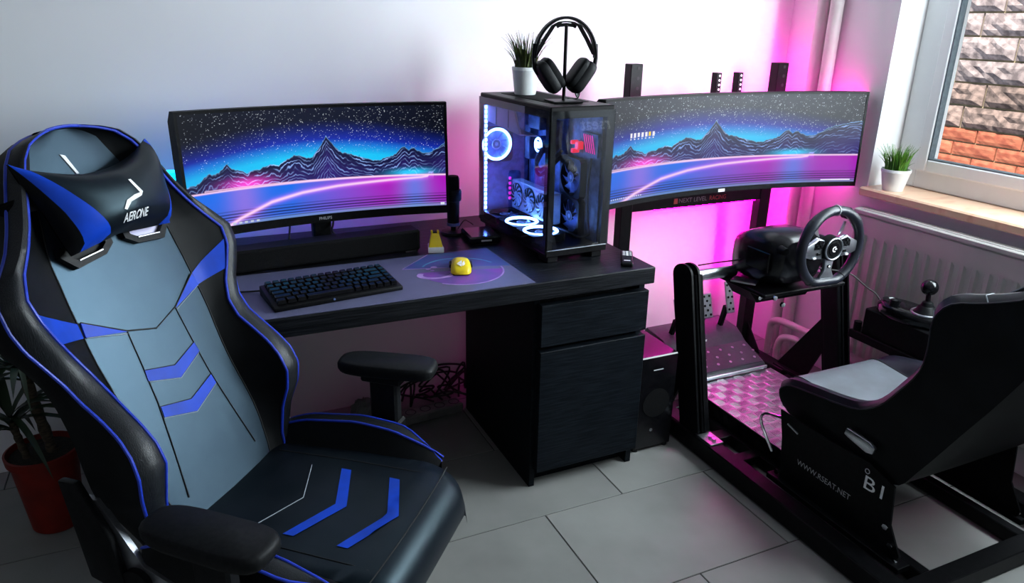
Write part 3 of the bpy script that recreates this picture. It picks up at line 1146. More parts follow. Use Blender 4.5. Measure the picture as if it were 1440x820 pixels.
# dock for the mouse receiver
dk = thing('receiver_dock', 'small yellow wedge dock with white foot on the desk', 'dock', (-.578, .412, ZD), math.radians(-14))
MB().prism([(-.026, -.030, 0), (.026, -.030, 0), (.022, .030, 0), (-.022, .030, 0)], (0, 0, .019)).build('foot', 'white_plastic', dk, local=True, bevel=(.003, 2))
bm_ = MB()
lo = [(-.024, -.028, .014), (.024, -.028, .014), (.020, .028, .014), (-.020, .028, .014)]
hi = [(-.013, -.002, .058), (.013, -.002, .058), (.012, .016, .058), (-.012, .016, .058)]
bm_.add(lo + hi, [(0, 3, 2, 1), (4, 5, 6, 7), (0, 1, 5, 4), (1, 2, 6, 5), (2, 3, 7, 6), (3, 0, 4, 7)])
bm_.build('wedge', 'yellow_plastic', dk, local=True, bevel=(.002, 2))
for sx in (-1, 1):
    MB().box(sx * .010 - .003, sx * .010 + .003, -.001, .014, .055, .067, .001).build('prong', 'yellow_plastic', dk, local=True)
MB().box(-.007, .007, .004, .013, .056, .061).build('slot', 'stitch_dark', dk, local=True)

# long black speaker bar under the screen
sb = thing('soundbar', 'long black soundbar lying under the desk monitor', 'soundbar', (-.935, .435, ZD), math.radians(4.5))
MB().box(-.325, .310, -.035, .040, .004, .072, .006).build('body', 'black_plastic', sb, local=True)
MB().box(-.315, .300, -.0362, -.034, .012, .064, .001).build('grille', 'mesh_fabric', sb, local=True)
for sx in (-.29, .28):
    MB().box(sx - .02, sx + .02, -.03, .03, 0, .005).build('rubber_foot', 'stitch_dark', sb, local=True)

# cables hanging from the screen
for lab, pts in (('left black cable hanging below the desk monitor', [(-1.005, .590, .818), (-1.01, .575, .80), (-1.02, .535, .775), (-1.022, .50, .80), (-1.024, .505, .75), (-1.03, .53, .735)]),
                 ('kinked black cable hanging below the desk monitor', [(-.865, .600, .818), (-.872, .575, .805), (-.88, .55, .79), (-.86, .54, .765), (-.845, .535, .745), (-.82, .56, .735)])):
    tag(MB().tube(smooth_path(pts), .0032, 8).build('monitor_cable', 'cable'), lab, 'cable', 'cables below the desk monitor')

# microphone
mic = thing('microphone', 'black desktop microphone between monitor and computer case', 'microphone', (-.452, .585, ZD))
MB().lathe([(.042, 0), (.045, .004), (.042, .010), (.012, .013)], (-.452, .585, ZD)).build('base', 'black_plastic', mic)
MB().cyl((-.452, .585, ZD + .012), (-.452, .585, ZD + .07), .009).build('stem', 'black_metal', mic)
MB().lathe([(.010, .03), (.021, .036), (.022, .12), (.022, .125)], (-.452, .585, ZD)).build('body', 'matte_plastic', mic)
MB().lathe([(.022, .118), (.0275, .120), (.029, .126), (.029, .152), (.0265, .158), (.022, .159)], (-.452, .585, ZD)).build('collar', 'black_plastic', mic)
MB().lathe([(.021, .157), (.0225, .160), (.0225, .196), (.019, .205), (.0, .206)], (-.452, .585, ZD)).build('capsule_grille', 'mesh_fabric', mic)
MB().lathe([(.0215, .030), (.0228, .031), (.0228, .040), (.0218, .041)], (-.452, .585, ZD)).build('indicator_ring', 'pc_blue', mic)
p = smooth_path([(-.430, .60, .740), (-.40, .615, .765), (-.37, .64, .75), (-.35, .655, .735)])
tag(MB().tube(p, .002, 8).build('microphone_cable', 'cable'), 'thin black cable looping behind the microphone', 'cable')

# glossy black box beside the case
hb = thing('usb_hub', 'flat glossy black hub box left of the computer case', 'hub', (-.392, .470, ZD), math.radians(-6))
MB().box(-.055, .052, -.062, .072, .004, .030, .006).build('body', 'gloss_plastic', hb, local=True)
MB().box(-.018, .018, -.0632, -.0615, .014, .019).build('badge', 'print_grey', hb, local=True)
MB().box(-.040, .040, -.05, .06, 0, .005).build('foot', 'stitch_dark', hb, local=True)

# remote control at the right corner
rc = thing('remote_control', 'small dark remote control at the right desk corner', 'remote control', (-.048, .092, ZD), math.radians(-32))
MB().box(-.019, .019, -.068, .068, 0, .014, .004).build('body', 'matte_plastic', rc, local=True)
for i in range(2, 5):
    for j in (-1, 0, 1):
        MB().lathe([(.0052, .0138), (.0052, .0150), (.0035, .0158)], (j * .0105, -.020 + i * .0165, 0), 12).build('button', 'print_grey' if j else 'print_white', rc, local=True)
MB().box(-.010, .010, -.048, -.042, .0138, .0146).build('logo', 'print_white', rc, local=True)

# round mood lamp behind the screen
lp = thing('mood_lamp', 'glowing cyan cylinder lamp behind the desk monitor', 'lamp', (-1.335, .605, ZD))
MB().lathe([(.030, 0), (.031, .002), (.031, .022), (.029, .024)], (-1.335, .605, ZD)).build('base', 'white_plastic', lp)
MB().lathe([(.029, .024), (.029, .268), (.027, .273), (.0, .274)], (-1.335, .605, ZD)).build('shade', 'lamp_cyan', lp)

# ================================================================== COMPUTER CASE
pc = thing('computer_case', 'black glass computer case with glowing fans on the desk', 'computer', (-.201, .395, ZD))
X0, X1, Y0, Y1, Z0, Z1 = -.320, -.098, .150, .640, ZD + .022, 1.207
for xx in (X0 + .03, X1 - .03):
    for yy in (Y0 + .04, Y1 - .05):
        MB().box(xx - .02, xx + .02, yy - .03, yy + .03, ZD, Z0, .003).build('foot', 'black_plastic', pc)
MB().box(X0, X1, Y0, Y1, Z0, Z0 + .022, .002).build('bottom_panel', 'black_metal', pc)
MB().box(X0 + .004, X1 - .003, Y0 - .0008, Y0 + .001, Z0 + .0195, Z0 + .0225).build('trim', 'dull_alloy', pc)
tp = MB().box(X0, X1, Y0, Y1, Z1 - .016, Z1, .003).build('top_panel', 'black_metal', pc)
MB().box(X0 + .05, X1 - .03, Y0 + .10, Y1 - .06, Z1 - .0005, Z1 + .0012).build('dust_filter', 'mesh_fabric', tp)
MB().box(X0, X1, Y1 - .012, Y1, Z0 + .02, Z1 - .014).build('rear_panel', 'black_metal', pc)
MB().box(X0 + .02, X1 - .034, Y1 - .0135, Y1 - .0118, Z0 + .03, Z1 - .03).build('rear_liner', 'pc_blue', pc)
MB().box(X1 - .010, X1, Y0 + .002, Y1 - .01, Z0 + .02, Z1 - .014).build('side_panel', 'black_metal', pc)
MB().box(X0 + .001, X0 + .016, Y0 + .001, Y0 + .016, Z0 + .02, Z1 - .014).build('corner_post', 'black_metal', pc)
MB().box(X1 - .026, X1 - .010, Y0 + .001, Y0 + .012, Z0 + .02, Z1 - .014).build('corner_post', 'black_metal', pc)
ga = MB().box(X0 - .0045, X0 - .0005, Y0, Y1, Z0 + .012, Z1 - .012).build('side_glass', 'pc_glass', pc)
gb = MB().box(X0, X1, Y0 - .0045, Y0 - .0005, Z0 + .022, Z1 - .012).build('front_glass', 'pc_glass', pc)
mb = MB()
mb.box(X0 + .0002, X0 + .002, Y0, Y1, Z1 - .034, Z1 - .012)
mb.box(X0 + .0002, X0 + .002, Y0, Y1, Z0 + .018, Z0 + .030)
mb.box(X0 + .0002, X0 + .002, Y0, Y0 + .022, Z0 + .018, Z1 - .012)
mb.build('glass_border', 'stitch_dark', ga)
mb = MB()
mb.box(X0, X1, Y0 + .0002, Y0 + .002, Z1 - .034, Z1 - .012)
mb.box(X0, X0 + .020, Y0 + .0002, Y0 + .002, Z0 + .022, Z1 - .012)
mb.box(X1 - .026, X1, Y0 + .0002, Y0 + .002, Z0 + .022, Z1 - .012)
mb.build('glass_border', 'stitch_dark', gb)
MB().box(X0 + .012, X0 + .022, Y1 + .0005, Y1 + .006, Z0 + .06, Z1 - .10).build('rear_light_strip', 'led_magenta_dim', pc)
# inside
TX = X1 - .030
MB().box(TX, TX + .004, Y0 + .02, Y1 - .015, Z0 + .022, Z1 - .02).build('mainboard_tray', 'pc_part', pc)
bd = MB().box(TX - .006, TX, .36, .60, .86, 1.165).build('mainboard', 'pc_blue', pc)
for i in range(4):
    MB().box(TX - .040, TX - .006, .395 + i * .011, .400 + i * .011, 1.00, 1.13).build('memory_stick', 'pc_part', bd)
for (ya, yb, za, zb, d) in ((.49, .575, 1.09, 1.15, .03), (.56, .595, .98, 1.10, .03), (.44, .50, .90, .93, .012)):
    MB().box(TX - .006 - d, TX - .006, ya, yb, za, zb, .003).build('heat_sink', 'pc_part', bd)
pump = MB().cyl((TX - .006, .47, 1.045), (TX - .050, .47, 1.045), .030, n=24).build('pump', 'black_plastic', pc)
MB().ring((TX - .050, .47, 1.045), (1, 0, 0), .022, .0035, 28, 6).build('ring_light', 'ring_white', pump)
MB().box(TX - .053, TX - .0505, .460, .480, 1.035, 1.055).build('badge', 'ring_white', pump)
for dz in (0, .018):
    p = smooth_path([(TX - .045, .45, 1.04 - dz), (TX - .085, .42, 1.00 - dz), (TX - .08, .40, .975 - dz), (TX - .06, .375, 1.00 - dz), (TX - .02, .37, 1.04 - dz)])
    MB().tube(p, .006, 8).build('coolant_hose', 'cable', pc)


def case_fan(c, ax, R, lit, blade_mat, label=None):
    """Framed fan: square frame, hub, nine swept blades and (lit) a light ring; ax is the axis index, facing -ax (or +z)."""
    c = Vector(c)
    A = [Vector((1, 0, 0)), Vector((0, 1, 0)), Vector((0, 0, 1))]
    n = A[ax] * (-1 if ax < 2 else 1)
    a, b = A[(ax + 1) % 3], A[(ax + 2) % 3]
    fan = MB()
    w = R + .006
    N = 40
    outer, inner = [], []
    for i in range(N):
        t = 2 * PI * (i + .5) / N
        cs, sn = math.cos(t), math.sin(t)
        k = w / max(abs(cs), abs(sn))
        k = min(k, w * 1.30)
        outer.append((cs * k, sn * k))
        inner.append((cs * R, sn * R))
    rows = []
    for i in list(range(N)) + [0]:
        o, q = outer[i], inner[i]
        rows.append([c + a * o[0] + b * o[1] + n * .0, c + a * o[0] + b * o[1] - n * .024, c + a * q[0] + b * q[1] - n * .024, c + a * q[0] + b * q[1]])
    fan.grid(rows, closed=True)
    fo = fan.build('case_fan', 'black_plastic', pc)
    MB().cyl(c - n * .022, c - n * .004, R * .30, n=24).build('hub', 'pc_part', fo)
    MB().cyl(c - n * .0042, c - n * .0034, R * .12, n=16).build('hub_badge', 'gpu_shroud', fo)
    MB().ring(c - n * .004, n, R * .29, .0012, 28, 6).build('hub_ring', 'gpu_shroud', fo)
    bl = MB()
    for kf in range(9):
        t0 = 2 * PI * kf / 9
        rw = []
        for i in range(5):
            r = R * (.29 + .67 * i / 4)
            sw = .25 * i / 4
            rr = []
            for (dt, dn) in ((-.10, -.018), (.42, -.006)):
                t = t0 + dt + sw
                rr.append(c + (a * math.cos(t) + b * math.sin(t)) * r + n * dn)
            rw.append(rr)
        bl.grid(rw)
    bl.build('blades', blade_mat, fo, fixn=False)
    if lit:
        MB().ring(c - n * .001, n, R - .003, .0048, 40, 6).build('ring_light', 'ring_white', fo)
    return fo


case_fan((-.262, .618, 1.030), 1, .056, True, 'fan_blade')
case_fan((-.262, .420, Z0 + .047), 2, .056, True, 'fan_blade')
case_fan((-.262, .290, Z0 + .047), 2, .056, True, 'fan_blade')
case_fan((-.262, .550, Z0 + .047), 2, .056, False, 'fan_blade')
case_fan((TX - .028, .300, .965), 0, .058, False, 'fan_pale')
case_fan((TX - .028, .300, .835), 0, .058, False, 'fan_pale')
# graphics card, standing so its three fans face the side glass
gp = MB().box(-.205, -.165, .330, .610, .800, .905, .004).build('graphics_card', 'gpu_shroud', pc)
for i in range(3):
    cy_ = .565 - i * .092
    MB().cyl((-.2055, cy_, .855), (-.2085, cy_, .855), .043, n=32).build('fan_well', 'stitch_dark', gp)
    MB().cyl((-.2085, cy_, .855), (-.212, cy_, .855), .013, n=20).build('fan_hub', 'gpu_shroud', gp)
    bl = MB()
    for kf in range(11):
        t0 = 2 * PI * kf / 11
        rw = []
        for q in range(4):
            r = .012 + .029 * q / 3
            rw.append([(-.2092, cy_ + math.cos(t0 + .18 * q) * r, .855 + math.sin(t0 + .18 * q) * r), (-.2115, cy_ + math.cos(t0 + .28 + .18 * q) * r, .855 + math.sin(t0 + .28 + .18 * q) * r)])
        bl.grid(rw)
    bl.build('fan_blades', 'gpu_shroud', gp, fixn=False)
for i in range(5):
    MB().cyl((-.222, .598, .838 + i * .018), (-.216, .598, .838 + i * .018), .0055, n=10).build('pilot_light', 'glow_pink', pc)
# lit strip in the rear corner, one lamp after another
ls = MB().box(X0 + .004, X0 + .016, Y1 - .030, Y1 - .024, Z0 + .035, Z1 - .040).build('light_strip', 'lilac', pc)
lamp0 = MB().box(-.0045, .0045, -.004, .0, -.005, .005, .0015).build('strip_lamp', 'led_white', ls, local=True)
for i in range(24):
    o = lamp0 if i == 0 else dup_part(lamp0, ls)
    zz = Z0 + .042 + i * (Z1 - Z0 - .088) / 23
    r_ = root_of(ls).location
    o.location = (X0 + .010 - r_.x, Y1 - .030 - r_.y, zz - r_.z)
# pale acrylic sheets standing in for a reflection in the side glass
MB().prism([(-.308, .605, 1.168), (-.308, .605, 1.115), (-.308, .36, 1.098), (-.308, .40, 1.168)], (.006, 0, 0)).build('reflection_panel', 'lilac', pc)
MB().prism([(-.308, .605, 1.115), (-.308, .36, 1.098), (-.25, .345, 1.092), (-.25, .605, 1.105)], (0, 0, .004)).build('reflection_shelf', 'lilac', pc)
for yy in (.44, .53):
    MB().box(-.3092, -.3078, yy, yy + .002, 1.112, 1.168).build('reflection_joint', 'stitch_dark', pc)
# red lit parts behind the front glass
for (ya, za, w, h) in ((.255, 1.060, .020, .024), (.285, 1.045, .014, .014), (.292, 1.072, .012, .012)):
    MB().box(TX - .030, TX - .004, ya, ya + w, za, za + h, .002).build('lit_module', 'glow_red', pc)
for i in range(5):
    MB().bar((TX - .012, .185 + i * .012, 1.055), (TX - .012, .205 + i * .012, 1.110), .0022, .0022).build('lit_slat', 'glow_pink', pc)
MB().box(TX - .010, TX - .004, .175, .265, 1.045, 1.115).build('lit_backing', 'pc_part', pc)
for pts in ([(TX - .01, .205, 1.04), (TX - .02, .20, .98), (TX - .02, .20, .90), (TX - .01, .20, .80)], [(-.2, .30, .80), (-.19, .24, .80), (-.17, .20, .79), (TX - .01, .19, .80)]):
    MB().tube(smooth_path(pts), .004, 8).build('inner_cable', 'cable', pc)


pc.rotation_euler.z = math.radians(2.4)


# ---- grass pots
def grass_pot(label, c, rt, rb, h, seed, green, blade_h, group):
    t = thing('potted_grass', label, 'plant', c, 0, group)
    MB().lathe([(rb * .96, 0), (rb, .003), (rt * .97, h * .86), (rt, h * .88), (rt, h), (rt - .004, h), (rt - .006, h * .88), (0, h * .86)], c, 40).build('pot', 'white_glaze', t)
    MB().lathe([(rt - .0055, h * .86), (rt - .0055, h * .905), (0, h * .93)], c, 24).build('soil', 'soil', t)
    rg = random.Random(seed)
    g = MB()
    for i in range(170):
        a = rg.uniform(0, 2 * PI)
        r = (rt - .012) * math.sqrt(rg.random())
        p0 = Vector((c[0] + r * math.cos(a), c[1] + r * math.sin(a), c[2] + h * .86))
        lean = (.15 + .8 * r / rt) * rg.uniform(.4, 1.25)
        da = a + rg.uniform(-.5, .5)
        L = blade_h * rg.uniform(.55, 1.08)
        d = Vector((math.cos(da), math.sin(da), 0))
        side = Vector((-math.sin(da + rg.uniform(-1, 1)), math.cos(da + rg.uniform(-1, 1)), 0)).normalized()
        rw = []
        for k in range(5):
            s_ = k / 4
            pos = p0 + Vector((0, 0, L * s_ * (1 - .22 * lean * s_))) + d * (L * .62 * lean * s_ * s_)
            w = .0024 * (1 - s_ ** 2.2) + .0002
            rw.append([pos - side * w, pos + Vector((0, 0, 0)) + d.cross(side) * 0 + Vector((d.x, d.y, 0)) * -.0009, pos + side * w])
        g.grid(rw)
    fo = g.build('grass_blades', green, t, fixn=False, smooth=60)
    return t


grass_pot('white pot of olive grass on the computer case', (-.215, .520, Z1 + .0012), .046, .036, .088, 3, 'grass_olive', .125, 'white pots of grass')
grass_pot('white pot of bright green grass on the marble sill', (1.205, .165, .848), .0535, .037, .083, 5, 'grass_green', .105, 'white pots of grass')

# ---- headset on its stand
hx, hy, hz = -.207, .262, Z1
st = thing('headset_stand', 'thin black headset stand on the computer case', 'stand', (hx, hy, hz), math.radians(-6))
MB().box(-.046, .046, -.046, .046, .0012, .0062, .0015).build('base_plate', 'black_metal', st, local=True)
MB().cyl((0, 0, .005), (0, 0, .224), .0052, n=16).build('pole', 'black_metal', st, local=True)
MB().tube([(-.030, 0, .218), (-.022, 0, .222), (0, 0, .224), (.022, 0, .222), (.030, 0, .218)], .005, 10).build('cradle', 'black_metal', st, local=True)
hd = thing('headset', 'black headset hanging on the thin stand', 'headset', (hx, hy, hz + .045), math.radians(-6))
hp = []
for i in range(25):
    t = PI * i / 24
    hp.append((-.098 * math.cos(t), 0, .085 + .113 * math.sin(t)))
rows = []
for i, q in enumerate(hp):
    q = Vector(q)
    nrm = Vector((-math.cos(PI * i / 24), 0, math.sin(PI * i / 24)))
    rows.append([q + Vector((0, -.013, 0)), q + nrm * .0045 + Vector((0, -.010, 0)), q + nrm * .0045 + Vector((0, .010, 0)), q + Vector((0, .013, 0)), q - nrm * .003 + Vector((0, .010, 0)), q - nrm * .003 + Vector((0, -.010, 0))])
mb = MB().grid(rows, closed=True)
mb.f += [list(range(6)), list(range(24 * 6, 25 * 6))]
mb.build('headband', 'matte_plastic', hd, local=True)
rows = []
for (x, z) in ((-.094, .092), (-.068, .135), (-.042, .173), (-.020, .184), (0, .186), (.020, .184), (.042, .175), (.068, .137), (.094, .094)):
    rows.append([(x, -.016, z), (x, .016, z), (x, .016, z + .003), (x, -.016, z + .003)])
mb = MB().grid(rows, closed=True)
mb.build('suspension_strap', 'mesh_fabric', hd, local=True)
for sx in (-1, 1):
    MB().tube([(sx * .098, 0, .125), (sx * .1005, 0, .085), (sx * .097, 0, .055), (sx * .085, 0, .038)], .0065, 10).build('yoke', 'black_metal', hd, local=True)
    M = Matrix.Rotation(sx * math.radians(36), 3, 'Y')
    cc = Vector((sx * .050, 0, .034))
    cup = MB().ell(cc + M @ Vector((sx * .008, 0, 0)), .019, .038, .052, M, 20, 12, .45).build('ear_cup', 'matte_plastic', hd, local=True)
    MB().ell(cc + M @ Vector((-sx * .014, 0, 0)), .014, .036, .050, M, 20, 12, .5).build('ear_cushion', 'leather_side', hd, local=True)
p = smooth_path([(-.168, .262, 1.236), (-.160, .262, 1.222), (-.150, .27, 1.235), (-.142, .28, 1.238), (-.132, .30, 1.222), (-.130, .32, 1.2105), (-.15, .34, 1.2105)])
tag(MB().tube(p, .0022, 8).build('headset_cable', 'cable'), 'short black cable looping from the headset onto the case', 'cable')


# ================================================================== UNDER AND BESIDE THE DESK
# power strip, bag and tangled cables
ps = thing('power_strip', 'grey power strip on the floor under the desk', 'power strip', (-.565, .61, 0), math.radians(6))
MB().box(-.15, .15, -.03, .03, 0, .04, .006).build('body', 'bag', ps, local=True)
for i in range(5):
    MB().lathe([(.021, .0395), (.021, .0405), (.018, .0405), (.017, .036), (0, .036)], (-.12 + i * .06, 0, 0), 20).build('socket', 'stitch_dark', ps, local=True)
bg = MB()
rg = random.Random(9)
rows = []
for j in range(9):
    ph = PI * j / 8
    r = []
    for i in range(16):
        th = 2 * PI * i / 16
        k = 1 + rg.uniform(-.16, .16)
        r.append((-.785 + .055 * k * math.sin(ph) * math.cos(th), .655 + .05 * k * math.sin(ph) * math.sin(th), max(0, .052 + .052 * k * -math.cos(ph))))
    rows.append(r)
bg.grid(rows, closed=True)
tag(bg.build('plastic_bag', 'bag', smooth=0), 'crumpled grey plastic bag on the floor under the desk', 'bag')
for k in range(7):
    x0 = -.66 + k * .035
    pts = [(x0, .72, .03)]
    for q in range(6):
        pts.append((x0 + rg.uniform(-.03, .12) + q * .012, .72 + rg.uniform(-.06, .06), .02 + rg.uniform(0, .17) * math.sin(PI * (q + 1) / 7)))
    pts.append((x0 + .16, .70, .012))
    tag(MB().tube(smooth_path(pts, 6), .0042, 8).build('floor_cable', 'cable'), 'black cable in the tangle on the floor under the desk', 'cable', 'tangled cables under the desk')

# low black speaker right of the pedestal
sw = thing('subwoofer', 'low black subwoofer on the floor right of the desk pedestal', 'speaker', (.112, .27, 0))
MB().box(.035, .190, .082, .44, .012, .372, .004).build('cabinet', 'gloss_plastic', sw)
for xx in (.05, .175):
    for yy in (.10, .42):
        MB().cyl((xx, yy, 0), (xx, yy, .014), .012, n=14).build('rubber_foot', 'stitch_dark', sw)
MB().box(.090, .130, .0808, .0825, .318, .3215).build('badge', 'print_grey', sw)
MB().cyl((.10, .0805, .085), (.10, .084, .085), .006, n=14).build('knob', 'silver', sw)
MB().cyl((.112, .0805, .190), (.112, .083, .190), .055, n=32).build('speaker_cone', 'mesh_fabric', sw)
# dark storage box behind it
bx = thing('storage_box', 'dark storage box standing behind the subwoofer', 'box', (.135, .56, 0))
MB().box(.035, .238, .455, .66, 0, .545, .004).build('body', 'gloss_plastic', bx)
MB().box(.028, .245, .449, .666, .545, .572, .004).build('lid', 'matte_plastic', bx)
MB().prism([(.10, .4545, .54), (.238, .4545, .30), (.238, .4545, .33), (.115, .4545, .545)], (0, -.004, 0)).build('stripe', 'dull_alloy', bx)

# ---- plant in the red pot
PCX, PCY = -1.772, .455
pl = thing('potted_plant', 'leafy indoor plant in a red pot on the floor', 'plant', (PCX, PCY, 0))
MB().lathe([(.064, 0), (.068, .004), (.088, .225), (.096, .228), (.098, .252), (.092, .254), (.086, .235), (0, .232)], (PCX, PCY, 0), 40).build('pot', 'red_pot', pl)
MB().lathe([(.0862, .233), (.084, .240), (0, .246)], (PCX, PCY, 0), 28).build('soil', 'soil', pl)
heads = []
for pts, r in (([(PCX + .028, PCY - .01, .235), (PCX + .012, PCY - .005, .36), (PCX - .002, PCY, .50)], .0145), ([(PCX - .035, PCY - .02, .235), (PCX - .045, PCY - .02, .30), (PCX - .052, PCY - .02, .36)], .010)):
    pp = smooth_path(pts, 6)
    MB().tube(pp, r, 12, rs=[r * (1 + .12 * math.sin(i * 2.1)) for i in range(len(pp))]).build('trunk', 'bark', pl)
    heads.append(Vector(pts[-1]))
rg = random.Random(21)


def strap_leaf(p0, da, L, rise, w, droop):
    d = Vector((math.cos(da), math.sin(da), 0))
    sd = Vector((-d.y, d.x, 0))
    rw = []
    for k in range(9):
        s_ = k / 8
        pos = p0 + d * (L * s_ * (1 - .25 * rise * (1 - s_))) + Vector((0, 0, L * (rise * s_ - droop * s_ * s_)))
        ww = w * (1 - (2 * s_ - .7) ** 2 / 1.75) * (1 if s_ < .98 else .15)
        rw.append([pos - sd * ww, pos + Vector((0, 0, -ww * .35)), pos + sd * ww])
    return MB().grid(rw)


def clear_leaf(mb):
    """keep a leaf off the wall behind the plant"""
    for i, q in enumerate(mb.v):
        if q[1] > YB - .012:
            mb.v[i] = (q[0], YB - .012, q[2])
        if q[0] > -1.435:
            mb.v[i] = (-1.435, mb.v[i][1], q[2])
    return mb


for hi_, (hd_, n_, L_) in enumerate(((heads[0], 44, .36), (heads[1], 18, .25))):
    for i in range(n_):
        da = 2 * PI * i / n_ * 2.4 + rg.uniform(-.3, .3)
        mb = strap_leaf(hd_ + Vector((0, 0, -.03 + .06 * rg.random())), da, L_ * rg.uniform(.7, 1.1), rg.uniform(.25, 1.25), .0105 * rg.uniform(.8, 1.2), rg.uniform(.55, 1.15))
        clear_leaf(mb).build('leaf', 'leaf_dark', pl, fixn=False, smooth=60)

# ================================================================== GAMING CHAIR
CH = thing('gaming_chair', 'black and blue gaming chair turned towards the camera', 'chair', (-1.126, -.437, 0), math.radians(-40.9))
TH, VB = math.radians(21.1), -.225


def BK(u, s_, w):
    """Backrest frame: u across, s_ up the panel, w forward of it."""
    return Vector((VB - s_ * math.sin(TH) + w * math.cos(TH), u, .5 + s_ * math.cos(TH) + w * math.sin(TH)))


# s, seam, inner rim (half width, height), outer rim (half width, height)
BT = [(-.06, .135, .178, .006, .212, -.010), (.00, .150, .186, .014, .222, .002), (.06, .160, .196, .040, .240, .034), (.10, .162, .202, .070, .256, .064), (.14, .160, .199, .091, .257, .083),
      (.18, .156, .198, .091, .253, .085), (.22, .153, .198, .078, .247, .072), (.26, .153, .196, .056, .244, .050), (.30, .155, .193, .033, .244, .026), (.34, .158, .199, .022, .248, .014),
      (.38, .158, .214, .022, .262, .010), (.42, .156, .234, .031, .282, .014), (.46, .155, .251, .040, .293, .018), (.50, .152, .255, .040, .293, .020), (.54, .150, .232, .030, .268, .010),
      (.58, .140, .202, .030, .226, .004), (.62, .128, .178, .030, .198, .000), (.66, .118, .160, .030, .178, .000), (.70, .105, .144, .030, .158, .000), (.73, .090, .126, .028, .140, -.002), (.755, .078, .100, .024, .116, -.006), (.768, .058, .072, .018, .088, -.012), (.775, .042, .050, .012, .062, -.018), (.778, .030, .036, .008, .046, -.022)]
_tab = np.array(BT)
SS = list(np.linspace(-.06, .70, 54)) + [.715, .73, .743, .755, .763, .770, .776, .778]


def _gs(x):
    """table row smoothed a little along s_"""
    w = np.exp(-((_tab[:, 0] - x) / .018) ** 2)
    base = np.array([np.interp(x, _tab[:, 0], _tab[:, i]) for i in range(1, 6)])
    return base


def back_rows(fn):
    return [[BK(u, s_, w) for u, w in fn(*_gs(s_))] for s_ in SS]


def mirror(half):
    return [(-u, w) for u, w in half[::-1] if abs(u) > 1e-9] + half


# centre panel, slightly padded
mb = MB().grid(back_rows(lambda a, bi, hi, bo, ho: mirror([(0, 0), (a * .35, .0), (a * .7, -.001), (a, -.004)])))
mb.build('back_panel', 'leather_black', CH, local=True, smooth=60)
for sx in (-1, 1):
    def inner(a, bi, hi, bo, ho, sx=sx):
        return [(sx * a, -.004), (sx * (a + (bi - a) * .35), -.004 + (hi + .004) * .22), (sx * (a + (bi - a) * .7), -.004 + (hi + .004) * .62), (sx * bi, hi)]

    def rim(a, bi, hi, bo, ho, sx=sx):
        return [(sx * bi, hi), (sx * (bi + (bo - bi) * .3), max(hi, ho) + .007), (sx * (bi + (bo - bi) * .7), max(hi, ho) + .005), (sx * bo, ho)]

    def outer(a, bi, hi, bo, ho, sx=sx):
        return [(sx * bo, ho), (sx * (bo + .003), ho - .02), (sx * (bo - .004), -.045), (sx * max(bo - .03, 0.004), -.078), (sx * max(bo - .09, 0.002), -.095), (0, -.10)]
    MB().grid(back_rows(inner)).build('bolster', 'leather_side', CH, local=True, smooth=60)
    MB().grid(back_rows(rim)).build('bolster_rim', 'weave', CH, local=True, smooth=60)
    MB().grid(back_rows(outer)).build('back_shell', 'leather_side', CH, local=True, smooth=60)
    si = [BK(sx * _gs(s_)[1], s_, _gs(s_)[2] + .001) for s_ in SS]
    MB().tube(si, .0032, 8).build('piping', 'piping_blue', CH, local=True)
    so_ = [BK(sx * _gs(s_)[3], s_, _gs(s_)[4]) for s_ in SS]
    MB().tube(so_, .0032, 8).build('piping', 'piping_blue', CH, local=True)
rows = []
for i in range(9):
    u = -.046 + .092 * i / 8
    k = 1 - (u / .046) ** 2
    rows.append([BK(u, .7775, -.004), BK(u, .779 + .003 * k, .006), BK(u, .7815 + .003 * k, -.012), BK(u, .780, -.05), BK(u, .775, -.098)])
MB().grid(rows).build('head_cap', 'leather_side', CH, local=True, smooth=60)
MB().tube([BK(-.036 + .072 * i / 8, .7785 + .003 * (1 - ((i - 4) / 4) ** 2), .0085) for i in range(9)], .0032, 8).build('piping', 'piping_blue', CH, local=True)
# closing strip across the bottom
bt = _gs(-.06)
MB().box(-.06, .0, -.19, .19, .0, .05).build('back_foot', 'leather_side', CH, local=True).location = (VB + .02 - .02, 0, .43)


def on_back(poly, w0, h, name, material, parent=CH):
    vs = [BK(u, s_, w0) for u, s_ in poly]
    off = BK(0, 0, h) - BK(0, 0, 0)
    return MB().prism(vs, off).build(name, material, parent, local=True, smooth=0)


def seam(pts, material, r=.0013, w=.0006):
    return MB().tube([BK(u, s_, w) for u, s_ in pts], r, 6).build('stitching', material, CH, local=True)


